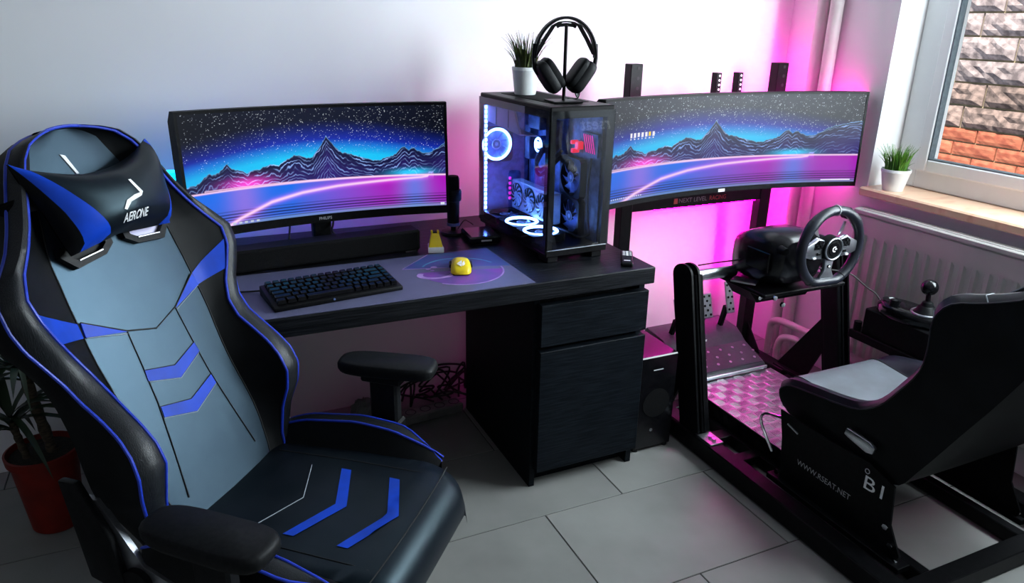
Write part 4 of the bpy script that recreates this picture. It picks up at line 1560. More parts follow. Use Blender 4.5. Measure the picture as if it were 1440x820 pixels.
for s_, n in ((.29, .0), (.21, .004)):
    for sx in (-1, 1):
        on_back([(sx * (.073 + n), s_), (sx * (.076 + n), s_ - .022), (0, s_ - .050), (0, s_ - .022)], -.0004, .0022, 'blue_chevron', 'leather_blue')
for sx in (-1, 1):
    on_back([(sx * .068, .374), (sx * .152, .426), (sx * .156, .398)], -.002, .0036, 'blue_wedge', 'leather_blue')

    def on_bolster(poly, sx=sx):
        vs = []
        for u, s_ in poly:
            a, bi, hi, bo, ho = _gs(s_)
            t = (u - a) / (bi - a)
            w = -.004 + (hi + .004) * float(np.interp(t, [0, .35, .7, 1], [0, .22, .62, 1]))
            vs.append(BK(sx * u, s_, w + .0016))
        return vs
    rows = []
    for i in range(9):
        t = i / 8
        lo, hi_ = .398 + .010 * t, .426 + .046 * t
        al, ah = _gs(lo)[0], _gs(hi_)[0]
        bl_, bh = _gs(lo)[1], _gs(hi_)[1]
        rows.append(on_bolster([(al + (bl_ - al) * t * .97, lo), (al * .5 + ah * .5 + ((bl_ + bh) / 2 - (al + ah) / 2) * t * .97, (lo + hi_) / 2), (ah + (bh - ah) * t * .97, hi_)]))
    MB().grid(rows).build('blue_wedge', 'leather_blue', CH, local=True, smooth=60)
    seam([(sx * .068, .376), (sx * .072, .30), (sx * .078, .22), (sx * .094, .12), (sx * .112, .02)], 'stitch_dark')
    seam([(sx * .0, .354), (sx * .068, .376), (sx * .152, .427)], 'stitch_dark', .0016)
    seam([(sx * .070, .370), (sx * .154, .397)], 'stitch_light', .0008)
    for s_, n in ((.29, .0), (.21, .004)):
        seam([(0, s_ - .052), (sx * (.076 + n), s_ - .024)], 'stitch_light', .0007)
        seam([(0, s_ - .021), (sx * (.073 + n), s_ + .001)], 'stitch_dark', .0009)
    MB().tube([BK(sx * _gs(s_)[0], s_, -.003) for s_ in SS if s_ < .70], .0016, 6).build('stitching', 'stitch_dark', CH, local=True)
# emblem on the head of the panel
on_back([(-.028, .732), (-.018, .728), (-.006, .690), (-.012, .690)], .0, .0025, 'emblem', 'print_white')
# belt openings with their frames
for sx in (-1, 1):
    ou = [(.004, .566), (.122, .566), (.126, .548), (.100, .520), (.030, .528), (.004, .545)]
    inn = [(.020, .560), (.112, .560), (.113, .550), (.094, .535), (.034, .541), (.020, .550)]
    rows = [[BK(sx * (u + .012), s_, .0), BK(sx * (u + .012), s_, .014), BK(sx * (v_[0] + .012), v_[1], .014), BK(sx * (v_[0] + .012), v_[1], .0)] for (u, s_), v_ in zip(ou, inn)]
    rows.append(rows[0])
    fr = MB().grid(rows, closed=True).build('belt_slot', 'black_plastic', CH, local=True, smooth=30)
    on_back([(sx * (u + .012), s_) for u, s_ in inn], -.001, .003, 'slot_opening', 'lilac' if sx > 0 else 'stitch_dark', fr)
    MB().tube([BK(sx * (.034 + .012), .539, .0145), BK(sx * (.092 + .012), .534, .0145)], .0018, 6).build('slot_highlight', 'silver', fr, local=True)

# ---- neck pillow
PIL_U = -.012


def pil(u, t):
    """pillow surface: u -1..1 across, t 0..1 up -> (u, s, w)"""
    hw = (.158 + .012 * abs(t - .45) * 2 - .035 * (1 - t) * (1 - t)) * (.90 if u < 0 else 1.)
    top = .682 + .045 * abs(u) ** 2.2
    bot = .545 + .012 * (1 - abs(u))
    s_ = bot + (top - bot) * t
    return hw * u + PIL_U, s_


def pil_w(u, t):
    e = max(0., 1 - abs(u) ** 4) ** .5 * max(0., 1 - abs(2 * t - 1) ** 3.2) ** .55
    return .035 + (.058 + .018 * (1 - abs(u))) * e


nu_, nt_ = 29, 15


def pil_pt(u, t, back=False):
    a, s_ = pil(u, t)
    w = pil_w(u, t)
    if back:
        w = .032 - (w - .035) * .35
    return BK(a, s_, w)


def pil_patch(u0, u1, nu=10, back=False, lift=0.):
    rows = []
    for j in range(nt_):
        t = j / (nt_ - 1)
        tilt_ = .30 * (1 - t)
        rows.append([pil_pt(u0 + (u1 - u0) * i / (nu - 1), t, back) for i in range(nu)])
    return MB().grid(rows)


pw = pil_patch(-1, 1, nu_, True).build('neck_pillow', 'leather_side', CH, local=True, smooth=60)


def edge_u(t, sgn):
    return -.97 + .50 * (1 - t) if sgn < 0 else .98 - .36 * (1 - t)


rows, rl, rr, ol, orr = [], [], [], [], []
for j in range(nt_):
    t = j / (nt_ - 1)
    ul, ur = -.93 + .52 * (1 - t), .95 - .20 * (1 - t)
    ul2, ur2 = -1. + .16 * (1 - t), 1.0
    rows.append([pil_pt(ul + (ur - ul) * i / 18, t) for i in range(19)])
    rl.append([pil_pt(ul2 + (ul - ul2) * i / 6, t) for i in range(7)])
    rr.append([pil_pt(ur + (ur2 - ur) * i / 6, t) for i in range(7)])
    ol.append([pil_pt(-1. + (ul2 + 1.) * i / 4, t) for i in range(5)])
MB().grid(rows).build('pillow_face', 'leather_shaded', pw, local=True, smooth=60)
MB().grid(rl).build('pillow_stripe', 'leather_blue', pw, local=True, smooth=60)
MB().grid(rr).build('pillow_stripe', 'leather_blue', pw, local=True, smooth=60)
MB().grid(ol).build('pillow_side', 'leather_side', pw, local=True, smooth=60)


def pil_xy(a, s_, lift=.002):
    """(u, s) on the backrest -> point lifted off the pillow face"""
    lo, hi_ = 0., 1.
    u = (a - PIL_U) / .155
    for _ in range(12):
        t = np.clip((s_ - (.545 + .012 * (1 - abs(u)))) / ((.682 + .045 * abs(u) ** 2.2) - (.545 + .012 * (1 - abs(u)))), 0, 1)
        hw = (.158 + .012 * abs(t - .45) * 2 - .035 * (1 - t) * (1 - t)) * (.90 if a < PIL_U else 1.)
        u = float(np.clip((a - PIL_U) / hw, -1, 1))
    return BK(a, s_, pil_w(u, t) + lift)


LU, LS = .004, .006
lg = MB()
for poly in ([(.000, .641), (.007, .641), (.022, .613), (.015, .609)], [(.022, .613), (.014, .606), (-.016, .600), (-.030, .588), (-.035, .591), (-.024, .605), (-.004, .611)]):
    lg.add([pil_xy(a - .008, s_ + .004) for a, s_ in poly], [list(range(len(poly)))])
lg.build('pillow_emblem', 'print_white', pw, local=True, smooth=0, fixn=False)
put_text('AERONE', .021, None, None, None, 'pillow_lettering', 'print_white', pw, shear=.15, width=.062, bold=.02, local=True, fn=lambda a, b: pil_xy(a - .016, .578 + b))
# strap round the backrest head
for sx in (-1, 1):
    rows = []
    for (u, w) in ((.10, .035), (.150, .032), (.176, .015), (.186, -.005), (.182, -.045), (.150, -.085), (.08, -.104), (0, -.106)):
        rows.append([BK(sx * u, .640, w), BK(sx * u, .668, w)])
    MB().grid(rows).build('pillow_strap', 'mesh_fabric', pw, local=True, smooth=60)

# ---- seat
SZ = .487


def seat_w(v):
    return float(np.interp(v, [-.26, -.2, .0, .12, .20, .245, .262], [.21, .225, .235, .230, .214, .194, .178]))


def seat_z(v):
    return float(np.interp(v, [-.26, -.20, 0, .17, .215, .238, .252, .262, .262], [.470, .480, .487, .487, .480, .467, .448, .425, .41]))


vs_ = list(np.linspace(-.26, .17, 18)) + [.19, .205, .22, .232, .242, .250, .257, .262]
rows = []
for v in vs_:
    hw, zz = seat_w(v), seat_z(v)
    r = []
    for q in (-1, -.97, -.9, -.75, -.5, -.25, 0, .25, .5, .75, .9, .97, 1):
        drop = .055 * max(0, (abs(q) - .88) / .12) ** 2
        r.append((v, hw * q, zz - drop - .004 * (1 - abs(q)) * (v < .15)))
    rows.append(r)
rows.append([(.258, p[1] * .98, .385) for p in rows[-1]])
rows.append([(.20, p[1] * .95, .372) for p in rows[-1]])
mb = MB().grid(rows)
n0 = len(mb.v)
for sx in (-1, 1):
    mb.grid([[(v, sx * seat_w(v), seat_z(v) - .055), (v, sx * seat_w(v) * .97, .372)] for v in vs_ if v < .25])
mb.add([(-.26, -.2, .372), (-.26, .2, .372), (.20, .17, .372), (.20, -.17, .372)], [(0, 1, 2, 3)])
seat = mb.build('seat', 'leather_shaded', CH, local=True, smooth=60)
for sx in (-1, 1):
    # raised side bolster with two runs of piping
    rows, pi_, po_ = [], [], []
    for i in range(19):
        t = i / 18
        v = -.23 + .415 * t
        hgt = .048 * math.sin(PI * min(1, max(0, t * .62 + .38))) ** .8 if t < 1 else 0
        hgt = float(np.interp(t, [0, .15, .45, .7, .88, 1], [.030, .048, .056, .046, .022, .0]))
        u0 = float(np.interp(t, [0, .5, 1], [.185, .200, .205]))
        u1, u2 = u0 + .026, u0 + .064
        if t > .75:
            u2 -= (t - .75) * .20
        zb = seat_z(v)
        rows.append([(v, sx * (u0 - .012), zb - .010), (v, sx * (u0 + .012), zb + hgt * .6), (v, sx * u1, zb + hgt), (v, sx * (u1 + u2) / 2, zb + hgt + .004), (v, sx * u2, zb + hgt - .004), (v, sx * (u2 + .006 * (t < .8)), zb + hgt - .03), (v, sx * (u2 - .002), .40), (v, sx * (u2 - .03), .372)])
        pi_.append((v, sx * u1, zb + hgt + .0005))
        po_.append((v, sx * u2, zb + hgt - .003))
    sb_ = MB().grid([r[:3] for r in rows]).build('seat_bolster', 'leather_side', CH, local=True, smooth=60)
    MB().grid([r[2:5] for r in rows]).build('bolster_rim', 'weave', sb_, local=True, smooth=60)
    MB().grid([r[4:] for r in rows]).build('bolster_side', 'leather_side', sb_, local=True, smooth=60)
    MB().tube(pi_, .003, 8).build('piping', 'piping_blue', sb_, local=True)
    MB().tube(po_, .003, 8).build('piping', 'piping_blue', sb_, local=True)


def on_seat(poly, name, material, lift=.0015, n=10):
    """quad strip laid on the seat: poly = two edges of equal length"""
    e0, e1 = poly
    rows = []
    for i in range(n + 1):
        t = i / n
        a = Vector(e0[0]).lerp(Vector(e0[1]), t)
        b = Vector(e1[0]).lerp(Vector(e1[1]), t)
        rows.append([(p.x, p.y, seat_z(p.x) - .004 * (1 - abs(p.y / seat_w(p.x))) * (p.x < .15) + lift) for p in (a, (a + b) / 2, b)])
    return MB().grid(rows).build(name, material, seat, local=True, smooth=60)


for v0 in (.030, .148):
    for sx in (-1, 1):
        on_seat((((v0 + .030, 0), (v0 - .022, sx * .118)), ((v0 + .004, 0), (v0 - .046, sx * .118))), 'blue_chevron', 'leather_blue')
for sx in (-1, 1):
    pts = [(-.042, 0), (-.09, sx * .115)]
    MB().tube([(v, u, seat_z(v) - .002) for v, u in pts], .001, 6).build('stitching', 'stitch_light', seat, local=True)
    pts = [(v, sx * (.15 + .02 * (v + .2)), seat_z(v) - .0008) for v in np.linspace(-.2, .19, 12)]
    MB().tube(pts, .0013, 6).build('stitching', 'stitch_dark', seat, local=True)
MB().tube([(.205 + .006 * (1 - (u / .2) ** 2), u, seat_z(.205) + .0006) for u in np.linspace(-.2, .2, 15)], .0014, 6).build('stitching', 'stitch_dark', seat, local=True)

# ---- arms
for sx in (-1, 1):
    yaw_ = 0.12 if sx > 0 else -.05
    M = Matrix.Rotation(yaw_, 3, 'Z')
    c = Vector((.002, sx * .332, 0))
    pts = []
    for i in range(28):
        t = 2 * PI * i / 28
        cs, sn = math.cos(t), math.sin(t)
        pts.append((.122 * math.copysign(abs(cs) ** .5, cs), (.047 + .004 * cs) * math.copysign(abs(sn) ** .55, sn)))
    mb = MB()
    rows = []
    for z, k in ((.628, .80), (.632, .96), (.640, 1.0), (.651, 1.0), (.658, .97), (.661, .90)):
        rows.append([c + M @ Vector((x * k - (1 - k) * .0, y * k, z)) for x, y in pts])
    mb.grid(rows, closed=True)
    mb.f.append(list(range(5 * 28, 6 * 28)))
    mb.f.append(list(range(28))[::-1])
    mb.build('arm_pad', 'matte_plastic', CH, local=True, smooth=50)
    c2 = Vector((-.002, sx * .322, 0))
    mb = MB().box(-.036, .036, -.016, .016, .49, .632, .006, None, c2)
    mb.box(-.052, .052, -.028, .028, .612, .631, .004, None, c2)
    mb.build('arm_post', 'matte_plastic', CH, local=True)
    mb = MB().box(-.044, .044, -.022, .022, .345, .51, .006, None, c2)
    mb.bar((.0, sx * .322, .362), (.0, sx * .15, .362), .07, .02, (0, 0, 1), .003)
    mb.build('arm_bracket', 'black_metal', CH, local=True)
    # recline hinge: dark cover, alloy plate and bolts
    hinge = MB().prism([(-.30, sx * .250, .36), (-.13, sx * .250, .36), (-.13, sx * .250, .43), (-.22, sx * .250, .47), (-.30, sx * .250, .60), (-.35, sx * .250, .60)], (0, sx * .012, 0)).build('hinge_plate', 'dull_alloy', CH, local=True)
    MB().prism([(-.335, sx * .262, .43), (-.25, sx * .262, .40), (-.27, sx * .262, .53), (-.325, sx * .262, .64), (-.365, sx * .262, .64)], (0, sx * .016, 0)).build('hinge_cover', 'black_plastic', CH, local=True, bevel=(.004, 2))
    for (v, z) in ((-.17, .39), (-.15, .41), (-.21, .43)):
        MB().cyl((v, sx * .261, z), (v, sx * .268, z), .008, n=6).build('bolt', 'chrome', hinge, local=True)
    MB().cyl((-.235, sx * .26, .435), (-.235, sx * .275, .435), .03, n=24).build('pivot', 'black_plastic', hinge, local=True)
MB().box(-.36, -.33, -.03, .03, .42, .50).build('rear_spine', 'black_plastic', CH, local=True).location = (0, 0, 0)

# ---- base
MB().box(-.15, .13, -.11, .11, .345, .374, .006).build('seat_plate', 'black_metal', CH, local=True)
MB().cyl((0, 0, .16), (0, 0, .346), .026, n=24).build('gas_lift', 'black_metal', CH, local=True)
MB().lathe([(.05, .07), (.052, .10), (.042, .16), (.034, .165)], (0, 0, 0), 28).build('base_hub', 'black_plastic', CH, local=True)
for i in range(5):
    t = math.radians(81 + 72 * i)
    d = Vector((math.cos(t), math.sin(t), 0))
    mb = MB()
    rows = []
    sd = Vector((-d.y, d.x, 0))
    for r, w, z, h in ((.03, .036, .128, .05), (.12, .030, .112, .042), (.22, .025, .096, .034), (.315, .021, .084, .026)):
        c = d * r
        rows.append([c - sd * w + Vector((0, 0, z - h / 2)), c + sd * w + Vector((0, 0, z - h / 2)), c + sd * w * .75 + Vector((0, 0, z + h / 2)), c - sd * w * .75 + Vector((0, 0, z + h / 2))])
    mb.grid(rows, closed=True)
    mb.f.append([12, 13, 14, 15])
    arm = mb.build('base_arm', 'black_plastic', CH, local=True)
    c = d * .305
    MB().cyl(c + Vector((0, 0, .05)), c + Vector((0, 0, .078)), .009, n=12).build('caster_stem', 'chrome', arm, local=True)
    ca = MB()
    for q in (-1, 1):
        ca.cyl(c + sd * (q * .007) + Vector((0, 0, .03)), c + sd * (q * .026) + Vector((0, 0, .03)), .030, .027, n=22)
    ca.box(-.02, .02, -.007, .007, .03, .058, 0, Matrix((d, sd, (0, 0, 1))).transposed(), c)
    ca.build('caster', 'black_plastic', arm, local=True)

# ================================================================== RACING COCKPIT
RG = thing('racing_cockpit', 'black steel racing simulator cockpit with bucket seat', 'racing rig', (.61, -.3, 0))
LX0, LX1 = .232, .292
RX0, RX1 = 1.22 - LX1, 1.22 - LX0
for a, b in ((LX0, LX1), (RX0, RX1)):
    rl = MB().box(a, b, -.84, .275, .004, .072, .004).build('side_rail', 'rig_metal', RG)
    for yy in (-.80, -.30, .22):
        MB().cyl(((a + b) / 2, yy, 0), ((a + b) / 2, yy, .006), .018, n=14).build('levelling_foot', 'black_plastic', RG)
MB().box(LX1, RX0, -.845, -.790, .004, .058, .003).build('rear_crossbar', 'rig_metal', RG)
MB().box(LX1, RX0, .215, .27, .004, .06, .003).build('front_crossbar', 'rig_metal', RG)
# inner seat rails
for a in (.385, .795):
    MB().box(a, a + .035, -.79, .215, .004, .05, .003).build('seat_rail', 'rig_metal', RG)
# uprights, leaning forward, with rounded cheek plates and a gusset
for sgn, xc in ((-1, .267), (1, .953)):
    base, top = (.035, .07), (.165, .62)
    d = Vector((0, top[0] - base[0], top[1] - base[1])).normalized()
    nn = Vector((0, -d.z, d.y))
    up_ = MB()
    up_.bar((xc + sgn * -.012, base[0], base[1]), (xc + sgn * -.012, top[0], top[1]), .034, .075, nn, .003)
    u_ = up_.build('upright', 'rig_metal', RG)
    for k, off in enumerate((-.022, .008)):
        pl_ = []
        c0, c1 = Vector((0, base[0] + .012, base[1])), Vector((0, top[0] + .008, top[1]))
        hw = .052
        pl_.append(c0 - nn * -hw)
        for i in range(13):
            t = PI * i / 12
            pl_.append(c1 + nn * (hw * math.cos(t)) + d * (hw * .75 * math.sin(t)))
        pl_.append(c0 - nn * hw)
        MB().prism([(xc + sgn * -off * 1. - .004 + (0 if k else 0), q.y, q.z) for q in pl_], (.008, 0, 0)).build('cheek_plate', 'rig_metal', u_)
    MB().prism([(xc - .004, .20, .072), (xc - .004, .36, .072), (xc - .004, .16, .36), (xc - .004, .105, .30)], (.008, 0, 0)).build('gusset', 'rig_metal', u_)
    MB().box(xc - .028, xc + .028, .08, .36, .066, .074, .001).build('foot_plate', 'rig_metal', u_)
    fp = MB().box(xc - .026, xc + .030, -.075, .0, .070, .077, .001).build('bolt_plate', 'dull_alloy', u_)
    for yy in (-.055, -.035):
        MB().cyl((xc + .004, yy, .076), (xc + .004, yy, .085), .008, n=6).build('bolt', 'chrome', fp)
# front tie bars
tb = MB().cyl((.292, .178, .606), (.475, .178, .606), .021, n=24)
tb.build('cross_tube', 'silver', RG)
MB().cyl((.745, .178, .606), (.93, .178, .606), .021, n=24).build('cross_tube', 'silver', RG)
dk = MB().box(.43, .80, -.035, .235, .574, .588, .003).build('wheel_deck', 'rig_metal', RG)
MB().prism([(.45, .07, .575), (.50, .07, .515), (.73, .07, .515), (.78, .07, .575)], (0, .13, 0)).build('deck_bracket', 'rig_metal', RG)
for (x, y, z) in ((.47, -.036, .575), (.51, -.036, .545), (.505, .069, .535), (.56, .069, .545), (.66, .069, .545), (.72, .069, .54)):
    MB().cyl((x, y + .001, z), (x, y - .008, z), .009, n=6).build('bolt', 'chrome', dk)
MB().bar((.42, .12, .60), (.47, .05, .60), .05, .006, (0, 0, 1)).build('clamp_plate', 'silver', dk)
# tread plate floor with its raised bars
tp_ = MB().box(.402, .815, -.34, .262, .108, .112).build('tread_plate', 'alu_tread', RG)
tr = MB()
for i in range(10):
    for j in range(14):
        cx_, cy_ = .424 + i * .0412, -.318 + j * .0430
        ang = 0 if (i + j) % 2 == 0 else PI / 2
        for q in (-2, -1, 0, 1, 2):
            ox, oy = (0, q * .0074) if ang == 0 else (q * .0074, 0)
            hx_, hy_ = (.0170, .0024) if ang == 0 else (.0024, .0170)
            x_, y_ = cx_ + ox, cy_ + oy
            vs2 = [(x_ - hx_, y_ - hy_, .112), (x_ + hx_, y_ - hy_, .112), (x_ + hx_, y_ + hy_, .112), (x_ - hx_, y_ + hy_, .112), (x_ - hx_ * .7, y_ - hy_ * .5, .1142), (x_ + hx_ * .7, y_ - hy_ * .5, .1142), (x_ + hx_ * .7, y_ + hy_ * .5, .1142), (x_ - hx_ * .7, y_ + hy_ * .5, .1142)]
            tr.add(vs2, [(4, 5, 6, 7), (0, 1, 5, 4), (1, 2, 6, 5), (2, 3, 7, 6), (3, 0, 4, 7)])
tag(tr.build('raised_bars', 'alu_tread', tp_, smooth=0), kind='stuff')
for xx in (.402, .809):
    fl = MB().box(xx, xx + .006, -.34, .262, .05, .108).build('plate_flange', 'rig_metal', tp_)
    if xx < .5:
        for k in range(11):
            yy = -.32 + k * .053
            for q in range(3):
                MB().bar((xx - .0015, yy + q * .008, .060), (xx - .0015, yy + .018 + q * .008, .100), .003, .003, (1, 0, 0)).build('flange_bar', 'rig_metal', fl)
for a in (.43, .74):
    MB().box(a, a + .03, -.30, .25, .05, .108).build('plate_support', 'rig_metal', tp_)
MB().box(.292, .385, -.165, -.120, .02, .052, .002).build('tie_bar', 'rig_metal', RG)
MB().box(.292, .385, -.02, .03, .02, .052, .002).build('tie_bar', 'rig_metal', RG)

# ---- bucket seat
SC = [(-.222, .285), (-.205, .330), (-.208, .362), (-.245, .378), (-.34, .372), (-.45, .364), (-.54, .360), (-.605, .370), (-.645, .415), (-.680, .49), (-.730, .60), (-.785, .72), (-.835, .83), (-.880, .93), (-.925, 1.03), (-.965, 1.12), (-.995, 1.19), (-1.015, 1.235)]
SR = [(-.228, .280), (-.212, .325), (-.218, .358), (-.262, .388), (-.36, .408), (-.45, .424), (-.53, .446), (-.590, .490), (-.640, .560), (-.688, .640), (-.698, .715), (-.694, .785), (-.726, .836), (-.800, .862), (-.880, .905), (-.940, 1.03), (-.985, 1.16), (-1.012, 1.228)]
SO = [(-.235, .275), (-.235, .272), (-.25, .268), (-.30, .262), (-.38, .258), (-.46, .256), (-.54, .258), (-.62, .262), (-.690, .280), (-.735, .350), (-.780, .43), (-.830, .525), (-.880, .62), (-.935, .74), (-.975, .86), (-1.02, 1.0), (-1.05, 1.10), (-1.06, 1.20)]
RW = [.205, .215, .222, .228, .234, .240, .245, .250, .255, .262, .268, .270, .268, .258, .225, .175, .150, .135]
CW = [.165, .170, .172, .172, .170, .168, .165, .162, .160, .158, .158, .160, .162, .160, .135, .110, .095, .085]
SXC = .600


def resample(L, n=3):
    return smooth_path([(0, a, b) for a, b in L], n)


def res1(L, n=3):
    return [p.x for p in smooth_path([(a, 0, 0) for a in L], n)]


c_, r_, o_, rw_, cw_ = resample(SC), resample(SR), resample(SO), res1(RW), res1(CW)
NS = len(c_)
seat_t = MB().grid([[(SXC + cw_[i] * q, c_[i].y - .012 * (abs(q) ** 3) * 0, c_[i].z) for q in (-1, -.6, -.2, .2, .6, 1)] for i in range(0, 21)])
bs = seat_t.build('seat_cushion', 'leather_grey', RG, smooth=60)
MB().grid([[(SXC + cw_[i] * q, c_[i].y, c_[i].z) for q in (-1, -.6, -.2, .2, .6, 1)] for i in range(20, NS)]).build('seat_back', 'leather_grey', RG, smooth=60)
for sx in (-1, 1):
    rows, rows2 = [], []
    for i in range(NS):
        a = Vector((SXC + sx * cw_[i], c_[i].y, c_[i].z))
        b = Vector((SXC + sx * rw_[i], r_[i].y, r_[i].z))
        e = Vector((SXC + sx * (rw_[i] - .006), o_[i].y, o_[i].z))
        nrm = ((b - e).normalized())
        th_ = .5 * (rw_[i] - cw_[i])
        rows.append([a, a.lerp(b, .45) + Vector((sx * -.010, 0, 0)), b + nrm * -.004 + Vector((sx * -th_, 0, 0)), b + nrm * .007 + Vector((sx * -th_ * .45, 0, 0)), b + nrm * .006 + Vector((sx * .002, 0, 0)), b + Vector((sx * .012, 0, 0)) + nrm * -.014])
        b2 = b + Vector((sx * .012, 0, 0)) + nrm * -.012
        rows2.append([b2, b2.lerp(e, .35) + Vector((sx * .004, 0, 0)), b2.lerp(e, .75), e, Vector((SXC, o_[i].y, o_[i].z - .002))])
    MB().grid(rows).build('side_bolster', 'leather_navy', RG, smooth=60)
    MB().grid(rows2).build('seat_shell', 'leather_side', RG, smooth=60)
    MB().tube([Vector(r[0]) + Vector((0, 0, .001)) for r in rows], .0022, 6).build('stitching', 'stitch_dark', RG)
    MB().tube([r[5] for r in rows], .0026, 6).build('piping', 'leather_navy', RG)
    for k in (33, 39):
        MB().tube([Vector(q) for q in rows[k][1:]], .0016, 6).build('stitching', 'stitch_light', RG)
    # side bracket plate
    xs = SXC + sx * .258
    pl2 = [(-.262, .292), (-.285, .20), (-.300, .060), (-.740, .050), (-.745, .085), (-.700, .16), (-.688, .275), (-.60, .300), (-.45, .290)]
    br = MB().prism([(xs - .003, y_, z_) for y_, z_ in pl2], (.006, 0, 0)).build('seat_bracket', 'black_metal', RG)
    for (y_, z_) in ((-.715, .105), (-.690, .150), (-.29, .08), (-.735, .068)):
        MB().cyl((xs + sx * .003, y_, z_), (xs + sx * .011, y_, z_), .009, n=6).build('bolt', 'chrome', br)
    MB().box(xs - .02 * (sx < 0) + (0 if sx < 0 else -.01), xs + .03 + (0 if sx < 0 else -.02), -.76, -.26, .045, .064, .002).build('slide_rail', 'rig_metal', RG)
    if sx < 0:
        put_text('WWW.RSEAT.NET', .026, (xs - .0036, -.462, .158), (0, -1, 0), (0, 0, 1), 'lettering', 'print_grey', br, width=.205)
        put_text('B1', .060, (xs - .0036, -.634, .236), (0, -1, 0), (0, 0, 1), 'lettering', 'print_white', br, width=.062)
        MB().ring((xs - .003, -.600, .272), (1, 0, 0), .007, .0012, 20, 6).build('bolt_ring', 'dull_alloy', br)
        MB().prism([(xs - .006, -.52, .372), (xs - .006, -.60, .368), (xs - .006, -.618, .358), (xs - .006, -.615, .338), (xs - .006, -.595, .332), (xs - .006, -.53, .345), (xs - .006, -.515, .350)], (-.014, 0, 0)).build('recline_handle', 'silver', RG, bevel=(.003, 2))
        MB().bar((xs - .004, -.30, .262), (xs - .004, -.345, .250), .004, .005, (1, 0, 0)).build('pull_tab', 'silver', br)
lo = smooth_path([(.355, -.285, .262), (.352, -.23, .252), (.350, -.190, .238), (.350, -.176, .218), (.352, -.182, .19), (.356, -.205, .155), (.362, -.232, .115)], 5)
MB().tube(lo, .005, 10).build('slide_lever', 'chrome', RG)
# seat lettering on the front of the back
ci = lambda z_: Vector((SXC, float(np.interp(z_, [p.z for p in c_[20:]], [p.y for p in c_[20:]])), z_))
put_text('rseat', .085, None, None, None, 'seat_lettering', 'print_white', RG, bold=.01, fn=lambda a, b: Vector((SXC - a, ci(.99 + b * .9).y + .004, .99 + b * .9)))

# ---- steering wheel
WX, WY, WZ = .622, -.098, .752
SWT = thing('steering_wheel', 'black leather racing wheel clamped on the cockpit', 'steering wheel', (WX, .05, .588))
mb = MB()
rows = []
for y_, hw, z0_, z1_ in ((-.035, .085, .640, .765), (-.02, .098, .612, .778), (.06, .112, .590, .785), (.13, .118, .590, .776), (.185, .112, .596, .752), (.20, .095, .615, .735)):
    r = []
    for i in range(20):
        t = 2 * PI * i / 20
        cs, sn = math.cos(t), math.sin(t)
        r.append((WX - .045 + hw * math.copysign(abs(cs) ** .5, cs), y_, (z0_ + z1_) / 2 + (z1_ - z0_) / 2 * math.copysign(abs(sn) ** .5, sn)))
    rows.append(r)
mb.grid(rows, closed=True)
mb.f += [list(range(20)), list(range(100, 120))[::-1]]
wb = mb.build('motor_housing', 'rig_gloss', SWT, smooth=45)
MB().box(WX - .163, WX - .155, .0, .11, .65, .72, .003).build('side_plate', 'gloss_plastic', wb)
MB().cyl((WX - .150, -.03, .742), (WX - .150, -.058, .742), .016, .012, n=18).build('clamp_knob', 'black_plastic', wb)
MB().cyl((WX, WY + .012, WZ), (WX, -.03, WZ), .032, n=24).build('column', 'black_plastic', SWT)
# rim with flattened foot
rim = []
for i in range(64):
    t = 2 * PI * i / 64
    x_, z_ = .127 * math.cos(t), .127 * math.sin(t)
    z_ = max(z_, -.117 - .004 * math.cos(t * 1.))
    rim.append((WX + x_, WY, WZ + z_))
rows = []
for i in range(64):
    a, b = Vector(rim[i - 1]), Vector(rim[(i + 1) % 64])
    tn = (b - a).normalized()
    nr = Vector((0, -1, 0))
    bn = tn.cross(nr)
    ang = 2 * PI * i / 64
    grip = 1 + .16 * math.exp(-((math.degrees(ang) - 42) / 13) ** 2) + .16 * math.exp(-((math.degrees(ang) - 138) / 13) ** 2)
    rows.append([Vector(rim[i]) + (nr * math.cos(q) * 1.12 + bn * math.sin(q)) * .0155 * grip for q in [2 * PI * k / 12 for k in range(12)]])
rows.append(rows[0])
rm = MB().grid(rows, closed=True).build('rim', 'leather_navy', SWT, smooth=60)
for i in (8, 24, 42, 54):
    c = Vector(rim[i])
    tn = (Vector(rim[i + 1]) - Vector(rim[i - 1])).normalized()
    MB().ring(c, tn, .0172, .0012, 18, 6).build('seam', 'stitch_dark', rm)
MB().ring(Vector(rim[16]), (1, 0, 0), .0168, .0026, 18, 6).build('centre_band', 'print_grey', rm)
hub = MB().cyl((WX, WY + .014, WZ), (WX, WY - .016, WZ), .043, .040, n=32).build('hub', 'black_plastic', SWT)
MB().ring((WX, WY - .016, WZ), (0, 1, 0), .036, .003, 36, 8).build('hub_ring', 'dull_alloy', hub)
MB().cyl((WX, WY - .015, WZ), (WX, WY - .0185, WZ), .022, n=28).build('hub_cap', 'gloss_plastic', hub)
gl = MB()
for i in range(9):
    t0, t1 = math.radians(50 + 250 * i / 9), math.radians(50 + 250 * (i + 1) / 9)
    gl.add([(WX + r * math.cos(t), WY - .019, WZ + r * math.sin(t)) for r, t in ((.006, t0), (.010, t0), (.010, t1), (.006, t1))], [(0, 1, 2, 3)])
gl.add([(WX + a, WY - .019, WZ + b) for a, b in ((.001, -.0015), (.010, -.0015), (.010, .0025), (.001, .0025))], [(0, 1, 2, 3)])
gl.build('hub_logo', 'print_white', hub, smooth=0, fixn=False)
